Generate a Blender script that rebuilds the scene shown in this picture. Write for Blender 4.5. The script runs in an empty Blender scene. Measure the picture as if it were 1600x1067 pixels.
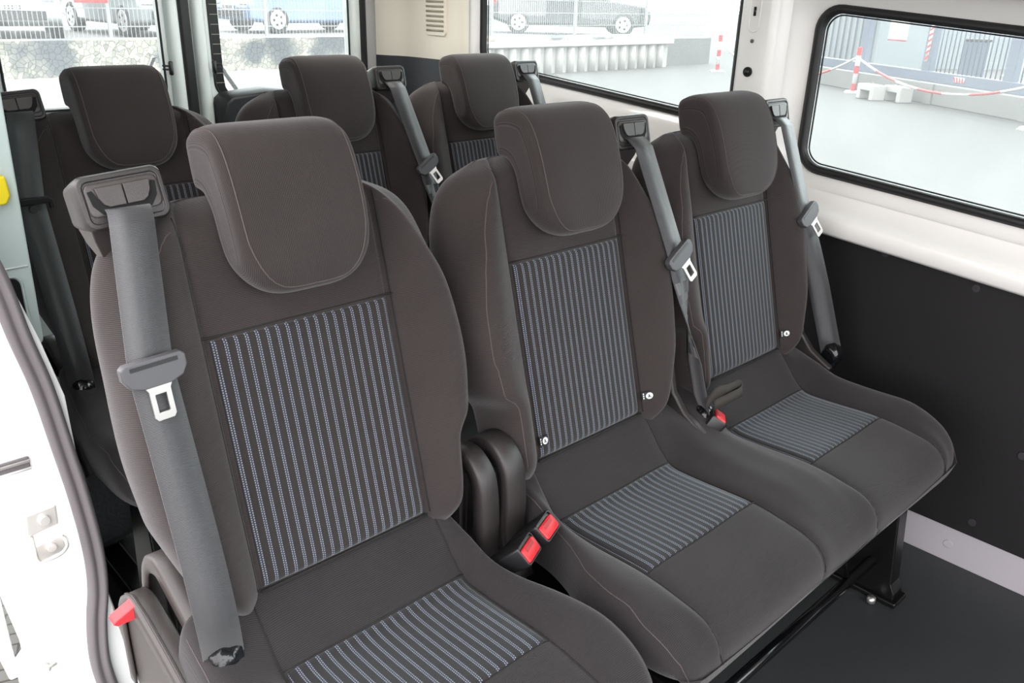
import bpy, bmesh, math, random
from mathutils import Vector, Matrix
random.seed(7)
SC = bpy.context.scene
COL = SC.collection
R = math.radians

# ------------------------------------------------------------------ helpers
def tag(o, label=None, cat=None, group=None, kind=None):
    if label: o['label'] = label
    if cat: o['category'] = cat
    if group: o['group'] = group
    if kind: o['kind'] = kind
    return o

def empty(name, loc=(0, 0, 0), rotz=0):
    o = bpy.data.objects.new(name, None)
    COL.objects.link(o); o.location = loc; o.rotation_euler = (0, 0, rotz)
    o.empty_display_size = .05
    return o

def obj(name, bm, mat, parent=None, smooth=True, subsurf=0, bevel=0, solid=0, segs=2, angle=40, loc=None):
    bmesh.ops.recalc_face_normals(bm, faces=bm.faces)
    me = bpy.data.meshes.new(name)
    bm.to_mesh(me); bm.free()
    me.materials.append(mat)
    for p in me.polygons: p.use_smooth = smooth
    o = bpy.data.objects.new(name, me)
    COL.objects.link(o)
    if parent is not None: o.parent = parent
    if loc is not None: o.location = loc
    if solid:
        m = o.modifiers.new('sol', 'SOLIDIFY'); m.thickness = solid; m.offset = 0
    if bevel:
        m = o.modifiers.new('bev', 'BEVEL'); m.width = bevel; m.segments = segs; m.limit_method = 'ANGLE'; m.angle_limit = R(angle)
        m.harden_normals = True
    if subsurf:
        m = o.modifiers.new('sub', 'SUBSURF'); m.levels = subsurf; m.render_levels = subsurf
    return o

def struct(name, bm, mat, **k):
    o = obj(name, bm, mat, **k); o['kind'] = 'structure'; return o

def copy_tree(o, parent=None):
    c = o.copy(); COL.objects.link(c); c.parent = parent
    for ch in list(o.children): copy_tree(ch, c)
    return c

def add_box(bm, c, s, M=None):
    r = bmesh.ops.create_cube(bm, size=1.0)
    for v in r['verts']:
        v.co = Vector((v.co.x * s[0], v.co.y * s[1], v.co.z * s[2])) 
        if M is not None: v.co = M @ v.co
        v.co += Vector(c)
    return r['verts']

def box(c, s, M=None):
    bm = bmesh.new(); add_box(bm, c, s, M); return bm

def add_cyl(bm, a, b, r, n=16, r2=None, caps=True):
    a = Vector(a); b = Vector(b); d = b - a
    q = d.to_track_quat('Z', 'Y').to_matrix()
    r2 = r if r2 is None else r2
    va = [bm.verts.new(a + q @ Vector((r * math.cos(t), r * math.sin(t), 0))) for t in [2 * math.pi * i / n for i in range(n)]]
    vb = [bm.verts.new(b + q @ Vector((r2 * math.cos(t), r2 * math.sin(t), 0))) for t in [2 * math.pi * i / n for i in range(n)]]
    for i in range(n): bm.faces.new((va[i], va[(i + 1) % n], vb[(i + 1) % n], vb[i]))
    if caps: bm.faces.new(va[::-1]); bm.faces.new(vb)

def cyl(a, b, r, n=16, r2=None):
    bm = bmesh.new(); add_cyl(bm, a, b, r, n, r2); return bm

def add_tube(bm, pts, r, n=8, closed=False):
    pts = [Vector(p) for p in pts]; rings = []
    N = len(pts); up = None
    for i, p in enumerate(pts):
        a = pts[i - 1] if (i > 0 or closed) else p
        b = pts[(i + 1) % N] if (i < N - 1 or closed) else p
        t = (b - a).normalized()
        if up is None:
            up = Vector((0, 0, 1)) if abs(t.z) < .9 else Vector((1, 0, 0))
        s = t.cross(up).normalized(); up = s.cross(t).normalized()
        rings.append([bm.verts.new(p + r * (math.cos(2 * math.pi * k / n) * s + math.sin(2 * math.pi * k / n) * up)) for k in range(n)])
    M = N if closed else N - 1
    for i in range(M):
        A, B = rings[i], rings[(i + 1) % N]
        for k in range(n): bm.faces.new((A[k], A[(k + 1) % n], B[(k + 1) % n], B[k]))
    if not closed:
        bm.faces.new(rings[0][::-1]); bm.faces.new(rings[-1])

def tube(pts, r, n=8, closed=False):
    bm = bmesh.new(); add_tube(bm, pts, r, n, closed); return bm

def loft(rings, closed_ring=True, cap=True, uvscale=True):
    """rings: list of lists of points. UVs in metres (across, along)."""
    bm = bmesh.new(); uvl = bm.loops.layers.uv.new('UVMap')
    V = [[bm.verts.new(p) for p in r] for r in rings]
    n = len(rings[0]); m = len(rings)
    us = []
    for r in rings:
        u = [0.0]
        for i in range(n): u.append(u[-1] + (Vector(r[(i + 1) % n]) - Vector(r[i])).length)
        mid = u[n // 2]
        us.append([x - mid for x in u])
    vs = [[0.0] * (n + 1)]
    for j in range(1, m):
        dl = sum((Vector(rings[j][i]) - Vector(rings[j - 1][i])).length for i in range(n)) / n
        vs.append([vs[-1][0] + dl] * (n + 1))
    for j in range(m - 1):
        for i in range(n if closed_ring else n - 1):
            i2 = (i + 1) % n
            f = bm.faces.new((V[j][i], V[j][i2], V[j + 1][i2], V[j + 1][i]))
            for l, (jj, ii) in zip(f.loops, ((j, i), (j, i + 1), (j + 1, i + 1), (j + 1, i))):
                l[uvl].uv = (us[jj][ii], vs[jj][0])
    if cap and closed_ring:
        for r in (V[0][::-1], V[-1]): 
            bm.faces.new(r)
    return bm

def grid(fn, us, vs):
    bm = bmesh.new(); uvl = bm.loops.layers.uv.new('UVMap')
    V = [[bm.verts.new(fn(u, v)) for u in us] for v in vs]
    for j in range(len(vs) - 1):
        for i in range(len(us) - 1):
            f = bm.faces.new((V[j][i], V[j][i + 1], V[j + 1][i + 1], V[j + 1][i]))
            for l, (a, b) in zip(f.loops, ((us[i], vs[j]), (us[i + 1], vs[j]), (us[i + 1], vs[j + 1]), (us[i], vs[j + 1]))):
                l[uvl].uv = (a, b)
    return bm

def interp(t, pts):
    if t <= pts[0][0]: return pts[0][1]
    for (a, va), (b, vb) in zip(pts, pts[1:]):
        if t <= b:
            k = (t - a) / (b - a); k = k * k * (3 - 2 * k) * .5 + k * .5
            return va + (vb - va) * k
    return pts[-1][1]

def lin(a, b, n): return [a + (b - a) * i / (n - 1) for i in range(n)]

def rrect(x0, x1, y0, y1, r, n=6):
    pts = []
    for cx, cy, a0 in ((x1 - r, y1 - r, 0), (x0 + r, y1 - r, 90), (x0 + r, y0 + r, 180), (x1 - r, y0 + r, 270)):
        for k in range(n + 1):
            a = R(a0 + 90 * k / n); pts.append((cx + r * math.cos(a), cy + r * math.sin(a)))
    return pts

def plate(outer, holes, fn):
    """flat sheet with holes; fn maps 2-D to 3-D"""
    bm = bmesh.new(); es = []
    for loop in [outer] + list(holes):
        vs = [bm.verts.new((p[0], p[1], 0)) for p in loop]
        for i in range(len(vs)): es.append(bm.edges.new((vs[i], vs[(i + 1) % len(vs)])))
    bmesh.ops.triangle_fill(bm, edges=es, use_beauty=True, use_dissolve=False)
    for v in bm.verts: v.co = Vector(fn(v.co.x, v.co.y))
    return bm

def prism(poly, fn, t0, t1):
    bm = bmesh.new()
    A = [bm.verts.new(fn(p[0], p[1], t0)) for p in poly]; B = [bm.verts.new(fn(p[0], p[1], t1)) for p in poly]
    n = len(poly)
    for i in range(n): bm.faces.new((A[i], A[(i + 1) % n], B[(i + 1) % n], B[i]))
    bm.faces.new(A[::-1]); bm.faces.new(B)
    return bm

from mathutils.bvhtree import BVHTree
def surface_of(o):
    bpy.context.view_layer.update()
    dg = bpy.context.evaluated_depsgraph_get(); e = o.evaluated_get(dg); me = e.to_mesh()
    t = BVHTree.FromPolygons([v.co.copy() for v in me.vertices], [tuple(p.vertices) for p in me.polygons]); e.to_mesh_clear()
    return t
def snap(tree, pts, lift=.0004):
    out = []
    for p in pts:
        co, n, i, d = tree.find_nearest(Vector(p))
        if co is None: out.append(Vector(p)); continue
        if n.dot(Vector(p) - co) < 0 and (Vector(p) - co).length > .0005: n = -n if d > .02 else n
        out.append(co + n * lift)
    return out

# ------------------------------------------------------------------ materials
def srgb(r, g, b):
    f = lambda c: (c / 255) / 12.92 if c / 255 <= .04045 else ((c / 255 + .055) / 1.055) ** 2.4
    return (f(r), f(g), f(b), 1)

def newmat(name):
    m = bpy.data.materials.new(name); m.use_nodes = True
    nt = m.node_tree; return m, nt, nt.nodes['Principled BSDF']

def plain(name, col, rough=.5, metal=0, bump=0, bscale=200, spec=.5, var=0, vscale=5, coat=0):
    m, nt, b = newmat(name)
    b.inputs['Base Color'].default_value = col; b.inputs['Roughness'].default_value = rough
    b.inputs['Metallic'].default_value = metal; b.inputs['Specular IOR Level'].default_value = spec
    b.inputs['Coat Weight'].default_value = coat
    tc = nt.nodes.new('ShaderNodeTexCoord')
    n = nt.nodes.new('ShaderNodeTexNoise'); n.inputs['Scale'].default_value = vscale; n.inputs['Detail'].default_value = 4
    nt.links.new(tc.outputs['Object'], n.inputs['Vector'])
    if var:
        mx = nt.nodes.new('ShaderNodeMix'); mx.data_type = 'RGBA'
        mx.inputs[6].default_value = tuple(c * (1 - var) for c in col[:3]) + (1,)
        mx.inputs[7].default_value = tuple(min(1, c * (1 + var)) for c in col[:3]) + (1,)
        nt.links.new(n.outputs['Fac'], mx.inputs[0]); nt.links.new(mx.outputs[2], b.inputs['Base Color'])
    if bump:
        n2 = nt.nodes.new('ShaderNodeTexNoise'); n2.inputs['Scale'].default_value = bscale; n2.inputs['Detail'].default_value = 3
        nt.links.new(tc.outputs['Object'], n2.inputs['Vector'])
        bp = nt.nodes.new('ShaderNodeBump'); bp.inputs['Strength'].default_value = bump; bp.inputs['Distance'].default_value = .002
        nt.links.new(n2.outputs['Fac'], bp.inputs['Height']); nt.links.new(bp.outputs['Normal'], b.inputs['Normal'])
    return m

def math_node(nt, op, a, b=None, c=None):
    n = nt.nodes.new('ShaderNodeMath'); n.operation = op
    for i, v in enumerate((a, b, c)):
        if v is None: continue
        if isinstance(v, (int, float)): n.inputs[i].default_value = v
        else: nt.links.new(v, n.inputs[i])
    return n.outputs[0]

def fabric(name, ca, cb, stripes=False, pitch=.01345, off=0.0):
    m, nt, b = newmat(name)
    b.inputs['Roughness'].default_value = .9
    b.inputs['Specular IOR Level'].default_value = .15
    b.inputs['Sheen Weight'].default_value = .34 if not stripes else .42
    b.inputs['Sheen Roughness'].default_value = .45
    b.inputs['Sheen Tint'].default_value = srgb(196, 194, 196) if not stripes else srgb(196, 204, 208)
    uv = nt.nodes.new('ShaderNodeUVMap'); uv.uv_map = 'UVMap'
    sp = nt.nodes.new('ShaderNodeSeparateXYZ'); nt.links.new(uv.outputs[0], sp.inputs[0])
    U, V = sp.outputs[0], sp.outputs[1]
    # ribbed weave: fine rows with staggered picks
    wv = math_node(nt, 'SINE', math_node(nt, 'MULTIPLY', V, 2 * math.pi / .0021))
    wu = math_node(nt, 'SINE', math_node(nt, 'MULTIPLY', U, 2 * math.pi / .0019))
    w = math_node(nt, 'MULTIPLY_ADD', wv, .42, math_node(nt, 'MULTIPLY_ADD', wu, .14, .5))
    tc = nt.nodes.new('ShaderNodeTexCoord')
    nz = nt.nodes.new('ShaderNodeTexNoise'); nz.inputs['Scale'].default_value = 9; nz.inputs['Detail'].default_value = 5
    nt.links.new(tc.outputs['Object'], nz.inputs['Vector'])
    fac = math_node(nt, 'MULTIPLY_ADD', nz.outputs['Fac'], .35, math_node(nt, 'MULTIPLY', w, .75))
    mx = nt.nodes.new('ShaderNodeMix'); mx.data_type = 'RGBA'; mx.inputs[6].default_value = ca; mx.inputs[7].default_value = cb
    nt.links.new(fac, mx.inputs[0])
    out = mx.outputs[2]
    if stripes:
        f = math_node(nt, 'FRACT', math_node(nt, 'MULTIPLY_ADD', U, 1 / pitch, .5 + off))
        def band(lo, hi):
            return math_node(nt, 'MULTIPLY', math_node(nt, 'GREATER_THAN', f, lo), math_node(nt, 'LESS_THAN', f, hi))
        g = math_node(nt, 'FRACT', math_node(nt, 'MULTIPLY', V, 1 / .0031))
        g2 = math_node(nt, 'FRACT', math_node(nt, 'MULTIPLY_ADD', V, 1 / .0031, .45))
        d1 = math_node(nt, 'MULTIPLY', band(.35, .46), math_node(nt, 'GREATER_THAN', g, .36))
        d2 = math_node(nt, 'MULTIPLY', band(.55, .66), math_node(nt, 'GREATER_THAN', g2, .36))
        dots = math_node(nt, 'MAXIMUM', d1, d2)
        gro = band(.28, .72)
        m2 = nt.nodes.new('ShaderNodeMix'); m2.data_type = 'RGBA'
        nt.links.new(math_node(nt, 'MULTIPLY', gro, .25), m2.inputs[0]); nt.links.new(out, m2.inputs[6]); m2.inputs[7].default_value = srgb(40, 42, 50)
        m3 = nt.nodes.new('ShaderNodeMix'); m3.data_type = 'RGBA'
        nt.links.new(dots, m3.inputs[0]); nt.links.new(m2.outputs[2], m3.inputs[6]); m3.inputs[7].default_value = srgb(118, 124, 138)
        out = m3.outputs[2]
        h = math_node(nt, 'ADD', math_node(nt, 'MULTIPLY', dots, .6), math_node(nt, 'MULTIPLY', w, .4))
    else:
        h = w
    nt.links.new(out, b.inputs['Base Color'])
    bp = nt.nodes.new('ShaderNodeBump'); bp.inputs['Strength'].default_value = .5; bp.inputs['Distance'].default_value = .0006
    nt.links.new(h, bp.inputs['Height']); nt.links.new(bp.outputs['Normal'], b.inputs['Normal'])
    return m

M = {}
M['fab'] = fabric('seat fabric', srgb(28, 25, 25), srgb(64, 58, 57))
M['fabdark'] = fabric('seat fabric darker', srgb(60, 54, 52), srgb(82, 75, 72))
M['fab_shaded'] = fabric('seat fabric shaded', srgb(24, 23, 24), srgb(53, 50, 51))  # same seat cloth, with the cushions' dimmer light put into its colour
M['stripe'] = fabric('striped fabric', srgb(29, 26, 25), srgb(52, 47, 45), stripes=True)
M['stitch'] = plain('stitch', srgb(72, 64, 62), .8)
M['groove'] = plain('groove', srgb(22, 20, 20), .9)
M['plastic'] = plain('dark plastic', srgb(43, 39, 39), .42, bump=.25, bscale=900)
M['plasticlight'] = plain('guide plastic', srgb(57, 52, 51), .4, bump=.2, bscale=900)
M['black'] = plain('black plastic', srgb(20, 20, 22), .35)
M['blackmetal'] = plain('black metal', srgb(14, 14, 15), .3, metal=.2, spec=.6)
M['red'] = plain('red plastic', srgb(207, 36, 44), .45)
M['chrome'] = plain('tongue metal', srgb(196, 192, 190), .35, metal=.8)
M['tongue'] = plain('tongue plastic', srgb(73, 72, 75), .45)
M['tag'] = plain('tag black', srgb(10, 10, 11), .6)
M['white'] = plain('white print', srgb(225, 225, 225), .6)
M['tape'] = plain('wrinkled black tape', srgb(14, 15, 18), .18, bump=.8, bscale=60)
M['bluegrey'] = plain('bluegrey steel', srgb(92, 122, 132), .35, metal=.2)

def webbing():
    m, nt, b = newmat('belt webbing')
    uv = nt.nodes.new('ShaderNodeUVMap'); uv.uv_map = 'UVMap'
    sp = nt.nodes.new('ShaderNodeSeparateXYZ'); nt.links.new(uv.outputs[0], sp.inputs[0])
    s = math_node(nt, 'SINE', math_node(nt, 'MULTIPLY', sp.outputs[0], 2 * math.pi / .0085))
    s2 = math_node(nt, 'SINE', math_node(nt, 'MULTIPLY', sp.outputs[1], 2 * math.pi / .0016))
    mx = nt.nodes.new('ShaderNodeMix'); mx.data_type = 'RGBA'
    mx.inputs[6].default_value = srgb(44, 44, 47); mx.inputs[7].default_value = srgb(54, 54, 57)
    nt.links.new(math_node(nt, 'MULTIPLY_ADD', s, .08, math_node(nt, 'MULTIPLY_ADD', s2, .2, .5)), mx.inputs[0])
    nt.links.new(mx.outputs[2], b.inputs['Base Color'])
    b.inputs['Roughness'].default_value = .42; b.inputs['Specular IOR Level'].default_value = .6
    b.inputs['Sheen Weight'].default_value = .25
    bp = nt.nodes.new('ShaderNodeBump'); bp.inputs['Strength'].default_value = .3; bp.inputs['Distance'].default_value = .0005
    nt.links.new(s2, bp.inputs['Height']); nt.links.new(bp.outputs['Normal'], b.inputs['Normal'])
    return m
M['belt'] = webbing()
M['rubber0'] = plain('stud rubber', srgb(40, 42, 42), .5)

# ------------------------------------------------------------------ seats
REC = R(14.575); SR, CR = math.sin(REC), math.cos(REC)
ZB = .5
def P(x, d, s):            # x across, d forward of the back panel, s up the back
    return Vector((x, s * SR - d * CR, ZB + s * CR + d * SR))

SEAM = .129
def back_W(s, notch):
    w = interp(s, [(-.03, .150), (-.012, .176), (.02, .196), (.06, .212), (.12, .230), (.2, .238), (.26, .237), (.32, .226), (.375, .204), (.415, .180), (.445, .158), (.465, .142), (.48, .125)])
    if notch:
        w2 = interp(s, [(-.03, .165), (-.012, .182), (.02, .193), (.09, .196), (.112, .198), (.128, .226), (.18, .232)])
        if s < .18: w = w2
    return w

def back_half(s, notch):
    W = back_W(s, notch)
    WS = max(W, interp(s, [(.26, .234), (.32, .235), (.375, .231), (.415, .222), (.44, .208), (.46, .184), (.472, .158), (.484, .125)])) if s > .26 else W
    c = min(SEAM, W - .012); b = W - c
    h = interp(s, [(-.03, .5), (.02, .85), (.1, 1), (.33, 1), (.42, .55), (.48, .1)])
    # the whole section leans back near the crown and tucks in at the foot
    push = interp(s, [(-.03, -.028), (-.01, -.006), (.01, 0), (.44, 0), (.46, -.006), (.475, -.022), (.484, -.04)])
    rear = interp(s, [(-.03, -.07), (.02, -.09), (.4, -.085), (.46, -.08), (.484, -.06)])
    g = -.006 if s < .455 else -.001
    pts = [(0, .001), (.45 * c, .002), (.85 * c, .001), (c - .003, 0), (c, g), (c + .004, .004),
           (c + .2 * b, .016 * h), (c + .45 * b, .034 * h), (c + .66 * b, .042 * h), (c + .84 * b, .035 * h), (c + .955 * b, .014 * h),
           (W * .45 + WS * .55, -.012), (WS, -.036), (WS - .005, -.062), (WS - .028, -.077), (.6 * WS, -.084), (0, -.086)]
    out = []
    for x, d in pts:
        if d > -.05: dd = max(d + push, rear + .012) if d > -.02 else max(d, rear + .01)
        else: dd = rear + (d + .086) * .6
        out.append((x, dd))
    return out
bk_surf = {}
BST = [-.03, -.018, -.005, .01, .04, .08, .105, .12, .135, .16, .2, .25, .3, .335, .37, .4, .425, .445, .46, .47, .478, .484]
def back_ring(s, nl, nr):
    r = back_half(s, nr); l = back_half(s, nl)
    # start at the rear centre so the UV origin (ring middle) is the front centre
    ring = [(x, d) for x, d in r[::-1]] + [(-x, d) for x, d in l[1:-1]]
    return [P(x, d, s) for x, d in ring]
def surf(i, side, s, notch, lift=.0006):
    x, d = back_half(s, notch)[i]; return P(side * x, d + lift, s)

def make_back(root, x0, nl, nr):
    rings = [back_ring(s, nl, nr) for s in BST]
    for r in rings:
        for p in r: p.x += x0
    bk = obj('backrest', loft(rings), M['fab'], root, subsurf=2)
    # striped centre panel
    def f(u, v):
        e = min(1, (SEAM - .003 - abs(u)) / .006); e2 = min(1, (v - .001) / .008, (.318 - v) / .004)
        k = max(0, min(e, e2)); k = math.sqrt(k)
        p = P(u * .995, -.004 + .0085 * k + .003 * (1 - (u / SEAM) ** 2), v); p.x += x0; return p
    us = [-SEAM + .003, -SEAM + .0045, -SEAM + .009] + lin(-.11, .11, 9) + [SEAM - .009, SEAM - .0045, SEAM - .003]
    vs = [.001, .003, .009] + lin(.03, .295, 8) + [.312, .316, .318]
    obj('striped_panel', grid(f, us, vs), M['stripe'], bk, subsurf=1)
    tr = surface_of(bk); O = Vector((x0, 0, 0))
    for side, nt_ in ((-1, nl), (1, nr)):
        pts = [surf(9, side, s, nt_, .004) for s in lin(.0, .34, 36)]
        x9 = back_half(.34, nt_)[9][0]
        pts += [P(side * (SEAM + .003 + (x9 - SEAM - .003) * math.cos(k * math.pi / 32) ** .8), .004 + .036 * max(0, math.cos(k * math.pi / 32)) ** .5, .34 + .108 * math.sin(k * math.pi / 32 * 1.08)) for k in range(1, 17)]
        obj('bolster_stitching', tube(snap(tr, [p + O for p in pts], .0002), .0008, 5), M['stitch'], bk)
        obj('seam', tube(snap(tr, [P(side * SEAM, .006, s) + O for s in lin(.0, .468, 36)], .0), .0013, 5), M['groove'], bk)
    obj('seam', tube(snap(tr, [P(x, .01, .3205) + O for x in lin(-SEAM, SEAM, 12)], 0), .0012, 5), M['groove'], bk)
    obj('seam', tube([P(x, .0015, -.002) + O for x in lin(-SEAM, SEAM, 12)], .002, 5), M['groove'], bk)
    bk_surf[bk.name] = tr
    return bk

HO = [(-.031, .540), (-.029, .5545), (-.012, .5585), (.014, .556), (.036, .547), (.050, .529), (.059, .500), (.0645, .46), (.066, .41), (.064, .375), (.057, .358), (.045, .351)]
HI = [(-.032, .508), (-.031, .488), (-.022, .4855), (-.013, .482), (-.007, .478), (-.001, .466), (.002, .45), (.003, .43), (.004, .40), (.006, .375), (.014, .358), (.028, .351)]
HP = HO + HI[::-1]
def offset_in(P_, d):
    n = len(P_); ar = sum(P_[i][0] * P_[(i + 1) % n][1] - P_[(i + 1) % n][0] * P_[i][1] for i in range(n)); sg = 1 if ar > 0 else -1
    out = []
    for i in range(n):
        ax, ay = P_[i - 1]; bx, by = P_[(i + 1) % n]; tx, ty = bx - ax, by - ay; l = math.hypot(tx, ty)
        out.append((P_[i][0] - sg * ty / l * d, P_[i][1] + sg * tx / l * d))
    return out
def make_headrest(root, x0, lift=0, wide=1.0):
    def W(s, u=1): return interp(s, [(.345, .085), (.375, .093), (.42, .098), (.50, .1), (.56, .0995)]) * wide
    def shape(d, s, a):
        ss = s
        if s < .47:
            lo = .350 + .036 * max(0, (a - .5) / .5) ** 2.4
            ss = lo + (s - .350) * (.47 - lo) / (.47 - .350)
        if s > .53: ss -= .010 * max(0, (a - .72) / .28) ** 2
        dd = d - (.006 * a ** 4 if d > .03 else 0)
        return dd, ss
    us = [-1, -1, -.985, -.95, -.88, -.75, -.5, -.2, .2, .5, .75, .88, .95, .985, 1, 1]
    ks = [.0135, .0075, .003, .0008] + [0] * 8 + [.0008, .003, .0075, .0135]
    rings = [[P(x0 + u * W(shape(d, s, abs(u))[1]), *shape(d, s, abs(u))) for d, s in offset_in(HP, k)] for u, k in zip(us, ks)]
    bm = loft(rings, cap=False)
    bm.verts.ensure_lookup_table(); uvl = bm.loops.layers.uv.active; N = len(HP)
    for base in (0, (len(us) - 1) * N):
        for i in range(len(HO) - 1):
            q = [i, i + 1, N - 2 - i, N - 1 - i]
            f = bm.faces.new([bm.verts[base + j] for j in q])
            for l, j in zip(f.loops, q): l[uvl].uv = HP[j]
    h = obj('headrest', bm, M['fab'], root, subsurf=2)
    tr = surface_of(h)
    # piping seams down the two front edges and across the bottom
    for sd in (-1, 1):
        path = [(-.032, .538, .93), (-.027, .555, .92), (-.010, .561, .92), (.014, .560, .92), (.036, .556, .92), (.054, .540, .92), (.066, .508, .92), (.071, .46, .92), (.072, .41, .915), (.070, .385, .88), (.067, .366, .76), (.062, .356, .55), (.060, .353, .25), (.060, .353, 0)]
        pts = [P(x0 + sd * u * W(s), *shape(d, s, u)) for d, s, u in path]
        obj('piping', tube(snap(tr, spline(pts, 5), .0002), .0009, 5), M['stitch'], h)
    for sd in (-1, 1):
        obj('post', cyl(P(x0 + sd * .06, -.028, .455), P(x0 + sd * .06, -.028, .495), .006, 12), M['chrome'], h)
    h.location = P(0, 0, lift) - P(0, 0, 0)
    return h

# cushion
def ctr_z(y):
    return interp(y, [(-.385, .345), (-.378, .372), (-.36, .398), (-.33, .413), (-.24, .424), (-.12, .417), (-.075, .415), (-.05, .432), (-.025, .463), (0, .492), (.03, .515)])
def bol_z(y):
    return interp(y, [(-.385, .343), (-.378, .366), (-.36, .392), (-.33, .418), (-.27, .444), (-.18, .441), (-.1, .446), (-.03, .472), (.03, .49)])
CY = [-.386, -.384, -.376, -.36, -.335, -.3, -.26, -.22, -.18, -.14, -.1, -.072, -.05, -.025, 0, .025, .04]
def cushion_ring(y, centres, WL, WR):
    zc, zb = ctr_z(y), bol_z(y)
    zl = .338 if y > -.37 else .341
    gd = .0045
    pts = []
    wl, wr = WL(y), WR(y); cL, cR = centres[0], centres[-1]
    top = []
    def left_side(c, w, sgn):
        b = w - .142
        return [(c + sgn * (w - .012), zl), (c + sgn * w, zl + .03), (c + sgn * (w + .001), min(zb - .03, zl + .06)), (c + sgn * (w - .008), zb - .012), (c + sgn * (.142 + .72 * b), zb),
                (c + sgn * (.142 + .42 * b), zb - .001 - .2 * (zb - zc) ), (c + sgn * (.142 + .12 * b), zc + .006), (c + sgn * .142, zc - gd)]
    def centre(c): return [(c - .136, zc + .002), (c - .08, zc + .002), (c, zc), (c + .08, zc + .002), (c + .136, zc + .002)]
    top += left_side(cL, wl, -1)
    for i, c in enumerate(centres):
        top += centre(c)
        if i < len(centres) - 1:
            n = centres[i + 1]; a0, a1 = c + .142, n - .142; mid = (a0 + a1) / 2; zz = zb
            top += [(a0, zc - gd), (a0 + .006, zc + .006), (a0 + .04, zc * .35 + zz * .65), (mid - .035, zz - .001), (mid, zz - .003), (mid + .035, zz - .001), (a1 - .04, zc * .35 + zz * .65), (a1 - .006, zc + .006), (a1, zc - gd)]
    top += left_side(cR, wr, 1)[::-1]
    bot = []
    xs = [p[0] for p in top]
    n = 7
    for k in range(1, n): bot.append((xs[-1] + (xs[0] - xs[-1]) * k / n, zl - .004))
    k = max(0, min(1, (-.32 - y) / .05))
    return [Vector((x, y + k * .30 * max(0, .378 - z), z)) for x, z in bot[n // 2:] + top + bot[:n // 2]]

def make_cushion(root, centres, WL, WR):
    rings = [cushion_ring(y, centres, WL, WR) for y in CY]
    c = obj('seat_cushion', loft(rings), M['fab_shaded'], root, subsurf=2)
    tr = surface_of(c)
    for c0 in centres:
        def f(u, v):
            e = min(1, (.1405 - abs(u)) / .006); e2 = min(1, (v + .238) / .006, (-.066 - v) / .006)
            k = math.sqrt(max(0, min(e, e2)))
            hit, nn, _, _ = tr.ray_cast(Vector((c0 + u * .985, v, .62)), Vector((0, 0, -1)))
            return hit + Vector((0, -.3, 1)).normalized() * (-.001 + .0035 * k)
        us = [-.1405, -.138, -.1345] + lin(-.12, .12, 11) + [.1345, .138, .1405]
        vs = [-.238, -.236, -.232] + lin(-.22, -.09, 9) + [-.082, -.076, -.072, -.068, -.066]
        obj('striped_panel', grid(f, us, vs), M['stripe_shaded'], c)
    for c0 in centres:
        for y in (-.0655, -.239):
            obj('seam', tube(snap(tr, [Vector((c0 + x, y, ctr_z(y) + .004)) for x in lin(-.141, .141, 14)], 0), .0012, 5), M['groove'], c)
        for sd in (-1, 1):
            pts = [Vector((c0 + sd * .142, y, ctr_z(y))) for y in lin(.0, -.345, 26)] + [Vector((c0 + sd * .1425, y, z)) for y, z in ((-.36, .402), (-.374, .388), (-.388, .372), (-.389, .360))]
            obj('seam', tube(snap(tr, pts, 0), .0013, 5), M['groove'], c)
    for W, c0, sd in ((WL, centres[0], -1), (WR, centres[-1], 1)):
        ys = lin(-.372, .01, 40)
        obj('bolster_stitching', tube(snap(tr, [Vector((c0 + sd * (W(y) - .002), y, bol_z(y) - .006)) for y in ys], .0002), .0008, 5), M['stitch'], c)
    return c
M['stripe_shaded'] = fabric('striped fabric shaded', srgb(26, 25, 25), srgb(47, 44, 44), stripes=True, pitch=.0141)  # same striped cloth; cushion shade put into darker, cooler colours

def ribbon(path, wvecs, width, thick=.0014):
    """belt webbing as a thin closed strap; path points, width directions"""
    rings = []
    N = len(path)
    for i, (p, w) in enumerate(zip(path, wvecs)):
        p = Vector(p); w = Vector(w).normalized()
        t = (Vector(path[min(N - 1, i + 1)]) - Vector(path[max(0, i - 1)])).normalized()
        n = w.cross(t).normalized()
        rings.append([p - w * width / 2 - n * thick / 2, p - n * thick / 2, p + w * width / 2 - n * thick / 2, p + w * width / 2 + n * thick / 2, p + n * thick / 2, p - w * width / 2 + n * thick / 2])
    return loft(rings)

def spline(pts, k=6):
    pts = [Vector(p) for p in pts]; out = []
    for i in range(len(pts) - 1):
        p0 = pts[max(0, i - 1)]; p1 = pts[i]; p2 = pts[i + 1]; p3 = pts[min(len(pts) - 1, i + 2)]
        for j in range(k):
            t = j / k
            out.append(.5 * ((2 * p1) + (p2 - p0) * t + (2 * p0 - 5 * p1 + 4 * p2 - p3) * t * t + (3 * p1 - p0 - 3 * p2 + p3) * t ** 3))
    out.append(pts[-1]); return out

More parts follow.
